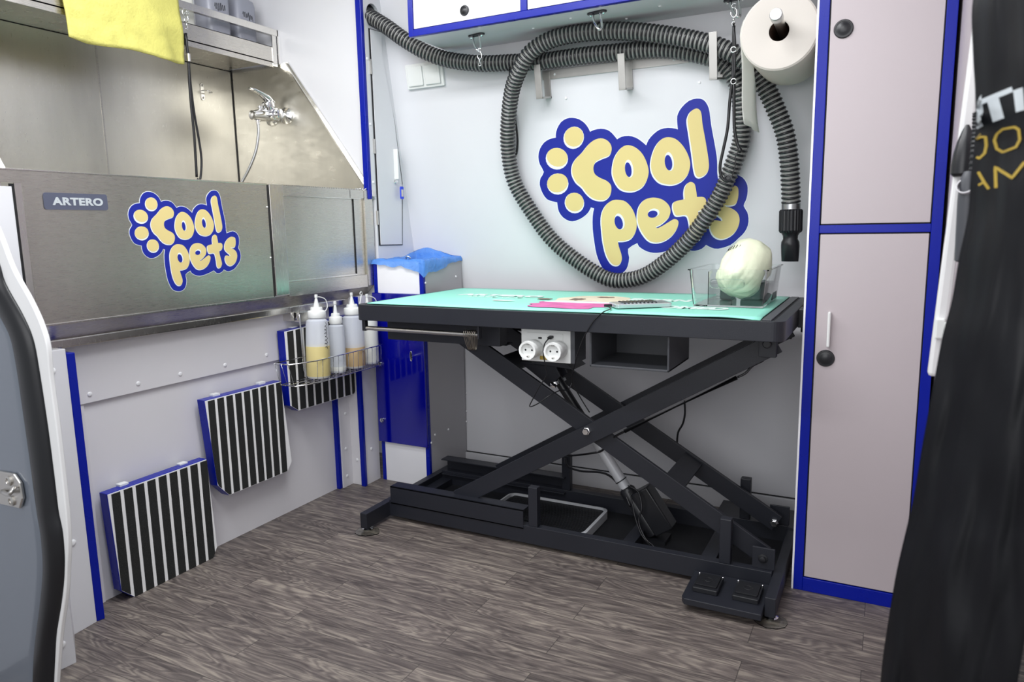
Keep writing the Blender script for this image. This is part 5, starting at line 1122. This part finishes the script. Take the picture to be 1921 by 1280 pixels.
# ================================================================ MAT AND THINGS ON THE TABLE
mt = thing('table_mat', (-0.80, 1.93, .716), 'mint green printed mat covering the grooming table top', 'mat')
ZM = .7165
nx, ny = 60, 12; rows = []
mx0, mx1, my0, my1 = -1.362, -0.247, 1.690, 2.235
def mz(x, y):
    e_ = max(0, (x - (-0.42)) / .17) ; f_ = max(0, (1.72 - y) / .03)
    return ZM + .0045 * math.sin((x + .42) * 22) * e_ * min(1, f_) * (1 if x > -.42 else 0) + .0008 * math.sin(x * 9)
for j in range(ny + 1):
    y = my0 + (my1 - my0) * j / ny; rows.append([(mx0 + (mx1 - mx0) * i / nx - (.0 if j else 0), y, mz(mx0 + (mx1 - mx0) * i / nx, y)) for i in range(nx + 1)])
MB().grid(rows).build('mat_sheet', M['mint'], mt, smooth=True, solid=0.003)
ZP = ZM + .0030
text_mesh('lettering', 'ARTERO', .062, M['print_white'], basis((-1.225, 1.985, ZP), (1, 0, 0), (0, 1, 0), (0, 0, 1)), mt, fit=.30, bold=.0045, extrude=.0002, space=1.1)
text_mesh('lettering', 'GROOM TEAM', .020, M['print_white'], basis((-1.17, 1.945, ZP), (1, 0, 0), (0, 1, 0), (0, 0, 1)), mt, fit=.19, bold=.0003, extrude=.0002, space=1.3)
for txt, y, w in (('BORN', 1.985, .175), ('TO BE', 1.905, .13), ('GROOMED', 1.82, .31)):
    text_mesh('lettering', txt, .072, M['print_white'], basis((-0.655, y, ZP), (1, 0, 0), (0, 1, 0), (0, 0, 1)), mt, fit=w, bold=.0045, extrude=.0002)
def blob(cx_, cy_, rx, ry, z0, mat, name, seed, jag=.12, n=40):
    pts = []
    for k in range(n):
        a = 2 * math.pi * k / n; r_ = 1 + jag * noise.noise(Vector((math.cos(a) * 2, math.sin(a) * 2, seed)))
        pts.append((cx_ + rx * r_ * math.cos(a), cy_ + ry * r_ * math.sin(a), z0))
    return MB().prism(pts, (0, 0, .0004)).build(name, mat, mt)
blob(-0.755, 1.955, .110, .125, ZP - .0006, M['print_cream'], 'dog_picture', 1)
blob(-0.765, 1.822, .120, .085, ZP - .0004, M['print_pink'], 'dog_picture', 3, .5)
blob(-0.76, 1.885, .110, .022, ZP - .0001, M['print_white'], 'dog_picture', 5, .6)
blob(-0.80, 1.960, .020, .028, ZP, M['print_brown'], 'dog_picture', 7, .5); blob(-0.74, 2.035, .028, .016, ZP, M['print_brown'], 'dog_picture', 8, .6); blob(-0.90, 1.945, .022, .016, ZP, M['print_brown'], 'dog_picture', 9, .6)
blob(-1.00, 1.865, .035, .012, ZP, M['print_white'], 'dog_picture', 11, .4)
# phone
ph = thing('smartphone', (-0.565, 1.83, .721), 'silver smartphone with striped back lying on the mint mat', 'phone')
pa = R(36); c0 = Vector((-0.568, 1.822, .7212))
def prot(x, y, z=0): return c0 + Vector((x * math.cos(pa) - y * math.sin(pa), x * math.sin(pa) + y * math.cos(pa), z))
MB().prism([prot(x, y) for x, y in rrect(.150, .074, .009)], (0, 0, .0105)).build('phone_case', M['phone_body'], ph, bevel=0.002)
for k in range(9):
    u = -.050 + k * .0105
    MB().tube([prot(u + .006 * math.sin(s_ * 3), -.028 + s_ * .056, .0106) for s_ in [i / 8 for i in range(9)]], .0030, 5).build('zebra_stripe', M['black_plastic'], ph)
q = prot(-.077, 0, .005); q2 = prot(-.097, -.001, .005)
cc_ = thing('charging_cable', q2, 'thin black charging cable running from the phone down to the table socket', 'cable')
MB().cyl(q, q2, .0034, n=12).build('plug', M['black_plastic'], cc_, smooth='auto')
pl = Vector((-0.7791, 1.708, 0.6408))
MB().beam(pl, pl + Vector((.002, .0135, .003)), .012, .006).build('plug', M['black_plastic'], cc_, bevel=0.001)
pts = [q2, Vector((-0.6183, 1.737, 0.7225)), Vector((-0.6107, 1.665, 0.7225)), Vector((-0.6259, 1.665, 0.7101)), Vector((-0.6395, 1.664, 0.695)), Vector((-0.6639, 1.668, 0.657)), Vector((-0.6888, 1.69, 0.6138)), Vector((-0.7215, 1.74, 0.5606)), Vector((-0.7446, 1.78, 0.5146)), Vector((-0.7294, 1.8, 0.4669)), Vector((-0.7044, 1.808, 0.4238))]
MB().tube(pts, .0016, 8, sub=8).build('cord', M['cable'], cc_, smooth=True)
MB().tube([pl] + [(-0.7856, 1.695, 0.6282), (-0.7835, 1.68, 0.6066), (-0.7824, 1.69, 0.5723), (-0.7843, 1.7, 0.5416), (-0.805, 1.7, 0.511), (-0.8245, 1.7, 0.4755), (-0.8344, 1.7, 0.4525), (-0.8088, 1.7, 0.4638), (-0.7817, 1.71, 0.4847), (-0.7637, 1.74, 0.4945), (-0.7515, 1.77, 0.4922), (-0.7446, 1.78, 0.5101)], .0016, 8, sub=8).build('cord', M['cable'], cc_, smooth=True)
# clear acrylic bin
ab = thing('acrylic_bin', (-0.36, 1.98, .720), 'clear acrylic storage bin on the right end of the table mat', 'storage bin')
z0 = .7195; tB = [Vector((-0.4465, 1.929, 0.7195)), Vector((-0.2704, 1.971, 0.7195))]
xa, xb_, ya, yb = tB[0].x, tB[1].x, 1.885, 2.150
ztop = .816
def rect_ring(x0, x1, y0, y1, z, r=.010): return [Vector(((x0 + x1) / 2 + x, (y0 + y1) / 2 + y, z)) for x, y in rrect(x1 - x0, y1 - y0, r, 4)]
b = MB(); fl = .009
b.rings([rect_ring(xa + .003, xb_ - .003, ya + .003, yb - .003, z0 + .004), rect_ring(xa - fl + .003, xb_ + fl - .003, ya - fl + .003, yb + fl - .003, ztop), rect_ring(xa - fl, xb_ + fl, ya - fl, yb + fl, ztop), rect_ring(xa - fl - .004, xb_ + fl + .004, ya - fl - .004, yb + fl + .004, ztop), rect_ring(xa - fl - .004, xb_ + fl + .004, ya - fl - .004, yb + fl + .004, ztop - .003), rect_ring(xa - fl, xb_ + fl, ya - fl, yb + fl, ztop - .003), rect_ring(xa, xb_, ya, yb, z0)], closed=False, cap=True)
b.build('bin_shell', M['clear'], ab, smooth='auto')
xm = xa + (xb_ - xa) * .22
MB().box(xm, xm + .002, ya + .004, yb - .004, z0 + .0045, ztop - .006).build('divider', M['clear'], ab)
b = MB(); b.tube([((xa + xb_) / 2 + x, ya - .0055, z0 + .060 + z * 1) for x, z in rrect(.085, .022, .010)], .0012, 5, closed=True); b.build('handle_outline', M['clear'], ab, smooth=True)
blk = thing('dark_box', (-0.30, 2.05, .725), 'dark green-black block inside the clear bin, right compartment', 'box')
MB().box(-0.352, -0.268, 2.04, 2.12, z0 + .0045, z0 + .052).build('case_body', pbr('dark_teal_plastic', srgb(28, 62, 62), 0.4, var=.05), blk, bevel=0.002)
bl2 = thing('comb', (-0.42, 2.05, .725), 'small black comb attachment in the left compartment of the bin', 'comb')
MB().box(-0.405, -0.372, 2.03, 2.10, z0 + .0045, z0 + .050).build('comb_body', M['black_plastic'], bl2, bevel=0.003)
b = MB()
for k in range(6): b.box(-0.418, -0.406, 2.035, 2.037, z0 + .008 + k * .007, z0 + .011 + k * .007)
b.build('teeth', M['white'], bl2)
# plastic wrapped roll leaning in the bin
wr = thing('wrapped_bundle', (-0.345, 1.96, .73), 'cream plastic wrapped bundle with small black print standing tilted in the bin', 'package')
wc_ = Vector((-0.3315, 1.965, 0.8124)); tilt = Vector((-.30, -.62, -.72)).normalized()
b = MB(); a, q = b.frame(tilt, (1, 0, 0)); rs = []; nn = 72
top = Vector((-0.3267, 2, 0.8598)); 
for i, (h, r_) in enumerate(((-.082, .004), (-.080, .022), (-.072, .040), (-.060, .050), (-.040, .0580), (-.015, .0600), (.010, .0600), (.030, .058), (.045, .054), (.058, .048), (.068, .039), (.075, .026), (.079, .012), (.080, .003))):
    ring = []
    for k in range(nn):
        th_ = 2 * math.pi * k / nn; f_ = max(0, (h + .0) / .08); fold = noise.noise(Vector((math.cos(th_) * 2.2, math.sin(th_) * 2.2, h * 45))) * .0060 + f_ * .0030 * math.sin(th_ * 9 + h * 120) + .0012 * math.sin(th_ * 23) * f_
        ring.append(wc_ + tilt * h + (a * math.cos(th_) + q * math.sin(th_)) * (r_ + fold * (1 if r_ > .02 else .2)))
    rs.append(ring)
b.rings(rs); b.build('plastic_wrap', M['bag'], wr, smooth=True)
b = MB()
for k in range(7):
    th_ = R(-70 + k * 9); base_ = lambda h, dr=.0608: wc_ + tilt * h + (a * math.cos(th_) + q * math.sin(th_)) * dr
    b.tube([base_(-.030), base_(-.018)], .0010, 5)
b.build('printed_marks', M['ink'], wr)

# ================================================================ FOREGROUND: DOOR EDGE ON THE LEFT
vd = rootstruct('door_1', (-1.35, 0.72, 0.5))
rim_o = [(-1.473, 0.73, 1.068), (-1.399, 0.73, 0.9462), (-1.366, 0.73, 0.8759), (-1.326, 0.73, 0.8223), (-1.302, 0.73, 0.7819), (-1.29, 0.73, 0.742), (-1.292, 0.73, 0.6829), (-1.29, 0.73, 0.6048), (-1.29, 0.73, 0.5309), (-1.292, 0.73, 0.4362), (-1.298, 0.73, 0.3755), (-1.312, 0.73, 0.3184), (-1.327, 0.73, 0.2641), (-1.36, 0.73, 0.1777), (-1.397, 0.73, 0.0548), (-1.413, 0.73, -0.0079)]
seal_o = [(-1.484, 0.73, 1.022), (-1.41, 0.73, 0.8974), (-1.392, 0.73, 0.8481), (-1.351, 0.73, 0.794), (-1.328, 0.73, 0.7503), (-1.321, 0.73, 0.6903), (-1.316, 0.73, 0.5831), (-1.315, 0.73, 0.4892), (-1.315, 0.73, 0.4322), (-1.31, 0.73, 0.3909), (-1.316, 0.73, 0.3303), (-1.337, 0.73, 0.2617), (-1.37, 0.73, 0.1807), (-1.389, 0.73, 0.114), (-1.405, 0.73, 0.0525), (-1.421, 0.73, -0.0104)]
seal_i = [(-1.515, 0.73, 0.8972), (-1.432, 0.73, 0.8016), (-1.409, 0.73, 0.7742), (-1.39, 0.73, 0.742), (-1.386, 0.73, 0.6852), (-1.385, 0.73, 0.6255), (-1.383, 0.73, 0.5376), (-1.382, 0.73, 0.4625), (-1.381, 0.73, 0.4155), (-1.379, 0.73, 0.378), (-1.386, 0.73, 0.3081), (-1.413, 0.73, 0.2254), (-1.435, 0.73, 0.1696), (-1.458, 0.73, 0.1062), (-1.477, 0.73, 0.0307), (-1.494, 0.73, -0.0341)]
def sweep_band(A, B_, y0, y1, rnd_=0.0):
    A = catmull([Vector(p) for p in A], 5); B_ = catmull([Vector(p) for p in B_], 5); rs = []
    for p, q_ in zip(A, B_):
        m_ = (p + q_) / 2; ring = []
        if rnd_:
            w = (p - q_) / 2
            for k in range(14):
                a_ = 2 * math.pi * k / 14; ring.append(m_ + w * math.cos(a_) + Vector((0, (y1 - y0) / 2 * math.sin(a_) + (y0 + y1) / 2 - m_.y, 0)))
        else:
            for r_, y_ in ((p, y0), (q_, y0), (q_, y1), (p, y1)): ring.append(Vector((r_.x, y_, r_.z)))
        rs.append(ring)
    return MB().rings(rs)
sweep_band(rim_o, seal_o, .724, .733).build('white_rim', M['van_white'], vd, smooth='auto', bevel=0.002)
sweep_band(seal_o, seal_i, .712, .742, 1).build('rubber_seal', M['seal'], vd, smooth=True)
inner = catmull([Vector(p) for p in seal_i], 5)
b = MB(); left_ = [Vector((-2.2, p.y, p.z)) for p in inner]
b.grid([[Vector((l.x + (p.x - l.x) * t, .735 - .012 * math.sin(t * 3.0), p.z)) for t in (0, .5, .8, .9, .96, 1)] for l, p in zip(left_, inner)])
b.build('painted_panel', M['van'], vd, smooth=True, solid=0.006)
for q_ in ((-1.465, 0.722, 0.4703), (-1.468, 0.722, 0.4303)):
    pass
c_ = Vector((-1.452, 0.72, 0.4549))
b = MB(); b.prism([c_ + Vector(p) for p in ((-.05, 0, .032), (.012, 0, .034), (.030, 0, .018), (.032, 0, -.012), (.018, 0, -.034), (-.05, 0, -.036))], (0, .006, 0)); sp_ = b.build('striker_plate', M['satin'], vd, bevel=0.002)
for dz in (.018, -.022): MB().lathe(c_ + Vector((-.004, 0, dz)), (0, -1, 0), [(.010, 0), (.010, .003), (.006, .004), (.0055, .002)], n=18).build('striker_bolt', M['satin'], sp_, smooth='auto')
MB().tube([c_ + Vector(p) for p in ((-.03, -.003, -.006), (.006, -.010, -.004), (.022, -.012, .004), (.018, -.003, .010))], .004, 8, sub=4).build('striker_loop', M['satin'], sp_, smooth=True)

# ================================================================ FOREGROUND: RIGHT SIDE
wp_ = thing('white_pole', (0.083, 1.25, 0.9553), 'tall white leaning pole between the tall cabinet and black curtain', 'pole')
MB().beam((0.0987, 1.25, 1.218), (0.0737, 1.25, 0.6959), .018, .022, (0, 1, 0)).build('pole_tube', M['van_white'], wp_, bevel=0.005)
q = Vector((0.09, 1.238, 0.9954)); t_ = Vector((0.091, 1.238, 1.047)); dd = (t_ - q)
b = MB(); b.lathe(q, dd, [(.012, -.004), (.0158, 0), (.0160, .012), (.0145, .028), (.0110, .045), (.0060, .060), (.002, .068)], n=24); b.build('tapered_cap', M['black_plastic'], wp_, smooth='auto')
gw = thing('hanging_tube', (0.0907, 1.18, 0.975), 'dark grey tube with round opening hanging beside the white pole', 'tube')
o_ = Vector((0.0903, 1.18, 0.98))
MB().lathe(o_ + Vector((0, 0, -.005)), (-.25, -.75, .35), [(.0105, -.004), (.0112, 0), (.0112, .003), (.0095, .003), (.0092, -.003)], n=28).build('opening_rim', M['bin_side'], gw, smooth='auto')
b = MB(); b.lathe(o_ + Vector((.004, .008, .004)), (.02, .05, -1), [(.006, -.012), (.0115, 0), (.0125, .03), (.012, .110), (.010, .112)], n=24); b.build('tube_body', M['dark_grey'], gw, smooth='auto')
b = MB(); pp = [Vector((0.0982, 1.19, 1.074)), Vector((0.0991, 1.19, 1.053)), Vector((0.0992, 1.19, 1.025)), Vector((0.0992, 1.19, 0.9894))]; pp = catmull(pp, 10)
b.tube(pp, [.0055 + .0012 * (i % 2) for i in range(len(pp))], 10); b.build('corrugated_sleeve', M['cable'], gw)
cl = thing('white_clip', (0.078, 1.25, 0.77), 'small white plastic clip at the bottom of the white pole', 'clip')
q = Vector((0.0779, 1.236, 0.7718)); b = MB(); b.box(q.x - .008, q.x + .004, q.y - .008, q.y + .006, q.z - .016, q.z + .014); b.box(q.x + .003, q.x + .012, q.y - .010, q.y - .006, q.z - .012, q.z + .010); b.build('clip_body', M['white'], cl, bevel=0.003)

cu = thing('hanging_cloth', (0.10, 0.95, 0.2), 'black nylon cloth with white and gold lettering hanging in front at the right edge', 'cloth')
YC = .95
le = [(0.0701, 0.95, 1.192), (0.0665, 0.95, 1.154), (0.0708, 0.95, 1.107), (0.0754, 0.95, 1.068), (0.0781, 0.95, 1.028), (0.078, 0.95, 0.9946), (0.0776, 0.95, 0.9718), (0.078, 0.95, 0.9372), (0.0726, 0.95, 0.8891), (0.0687, 0.95, 0.8399), (0.0624, 0.95, 0.8011), (0.0579, 0.95, 0.7554), (0.0519, 0.95, 0.6878), (0.0449, 0.95, 0.6045), (0.0393, 0.95, 0.5563), (0.0315, 0.95, 0.4924), (0.0249, 0.95, 0.4016), (0.0232, 0.95, 0.3461), (0.0226, 0.95, 0.2786)]
re = [(0.1621, 0.95, 1.177), (0.1653, 0.95, 1.139), (0.1691, 0.95, 1.095), (0.1722, 0.95, 1.058), (0.1731, 0.95, 1.021), (0.1736, 0.95, 0.989), (0.1732, 0.95, 0.9675), (0.1715, 0.95, 0.9348), (0.1707, 0.95, 0.8893), (0.1699, 0.95, 0.8429), (0.1683, 0.95, 0.8066), (0.167, 0.95, 0.7638), (0.1626, 0.95, 0.7005), (0.1589, 0.95, 0.6229), (0.1547, 0.95, 0.5874), (0.1533, 0.95, 0.5194), (0.1493, 0.95, 0.4353), (0.1479, 0.95, 0.3837), (0.1493, 0.95, 0.3214)]
le = catmull([Vector(p) for p in le], 6); re = catmull([Vector(p) for p in re], 6); rows = []; nu = 50
def crease(t, z):
    w = .0015 * math.sin(t * 11 + z * 5) + .001 * math.sin(t * 23 + 1.3 * math.sin(z * 9))
    w += .006 * noise.noise(Vector((t * 3, z * 5, 2))) + .0035 * noise.noise(Vector((t * 9, z * 12, 5)))
    return w
for l, r_ in zip(le, re):
    row = []
    for i in range(nu + 1):
        t = i / nu; p = l.lerp(r_, t); 
        pocket = -.004 if (.50 > (l.z - .62) > -.5 and p.z < .98 and t < .42) else 0
        p = p + Vector((0, -.075 * math.sin(min(1, t * 1.1) * math.pi * .5) - crease(t, p.z) * 1.6, 0)); row.append(p)
    rows.append(row)
MB().grid(rows).build('cloth_sheet', M['curtain'], cu, smooth=True, solid=0.002)
from mathutils.bvhtree import BVHTree
cl_pts = [tuple(p) for r_ in rows for p in r_]; w_ = nu + 1
polys = [(i * w_ + j, i * w_ + j + 1, (i + 1) * w_ + j + 1, (i + 1) * w_ + j) for i in range(len(rows) - 1) for j in range(nu)]
bvh = BVHTree.FromPolygons([Vector(p) for p in cl_pts], polys)
def stroke(pts, w, mat, name):
    # printed band of width w following the cloth surface; pts in (x, z) metres
    b = MB(); P = [Vector((p[0], 0, p[1])) for p in pts]; fine = []
    for a_, c_ in zip(P, P[1:]):
        for k in range(8): fine.append(a_.lerp(c_, k / 8))
    fine.append(P[-1]); rows_ = []
    for i, p in enumerate(fine):
        d = (fine[min(i + 1, len(fine) - 1)] - fine[max(i - 1, 0)]).normalized(); n_ = Vector((-d.z, 0, d.x)); row = []
        for s_ in (-.5, 0, .5):
            o2 = p + n_ * (w * s_); hit = bvh.ray_cast(Vector((o2.x, .5, o2.z)), Vector((0, 1, 0)))
            y = hit[0].y if hit[0] else YC - .05
            row.append(Vector((o2.x, y - .0022, o2.z)))
        rows_.append(row)
    b.grid(rows_); return b.build(name, mat, cu, solid=0.0006)
def S2(*px): return [(p[0], p[2]) for p in px]
SIL, GLD = M['silver_print'], M['gold']
stroke([(p[0], p[2]) for p in [(0.0751, 0.92, 1.053), (0.0791, 0.92, 1.051), (0.0805, 0.92, 1.044), (0.0789, 0.92, 1.039), (0.0767, 0.92, 1.038), (0.0816, 0.92, 1.028)]], .0050, SIL, 'printed_letter')
stroke([(p[0], p[2]) for p in [(0.0792, 0.9, 1.054), (0.1036, 0.9, 1.06)]], .0055, SIL, 'printed_letter')
stroke([(p[0], p[2]) for p in [(0.0896, 0.9, 1.054), (0.0954, 0.9, 1.032)]], .0085, SIL, 'printed_letter')
stroke([(p[0], p[2]) for p in [(0.1076, 0.89, 1.059), (0.111, 0.89, 1.037)]], .0065, SIL, 'printed_letter')
def loop_(P): return [(p[0], p[2]) for p in P]
stroke(loop_([(0.0782, 0.92, 1.016), (0.0832, 0.92, 1.018), (0.0866, 0.92, 1.017), (0.0877, 0.92, 1.008), (0.0869, 0.92, 1), (0.083, 0.92, 0.9954), (0.0805, 0.92, 0.9972)]), .0022, GLD, 'printed_letter')
stroke(loop_([(0.095, 0.9, 1.018), (0.0992, 0.9, 1.022), (0.1077, 0.9, 1.022), (0.1111, 0.9, 1.019), (0.1127, 0.9, 1.009), (0.1101, 0.9, 1.002), (0.1009, 0.9, 0.9986), (0.0961, 0.9, 1.003), (0.0936, 0.9, 1.012), (0.095, 0.9, 1.018)]), .0022, GLD, 'printed_letter')
stroke(loop_([(0.083, 0.92, 0.9811), (0.0886, 0.92, 0.9688), (0.0924, 0.92, 0.962)]), .0022, GLD, 'printed_letter'); stroke(loop_([(0.084, 0.92, 0.9668), (0.0885, 0.92, 0.9699)]), .0020, GLD, 'printed_letter')
stroke(loop_([(0.0981, 0.9, 0.9626), (0.0961, 0.9, 0.9846), (0.1088, 0.9, 0.9712), (0.1179, 0.9, 0.9865)]), .0024, GLD, 'printed_letter')

for o in bpy.data.objects:
    if 'base' in o: del o['base']
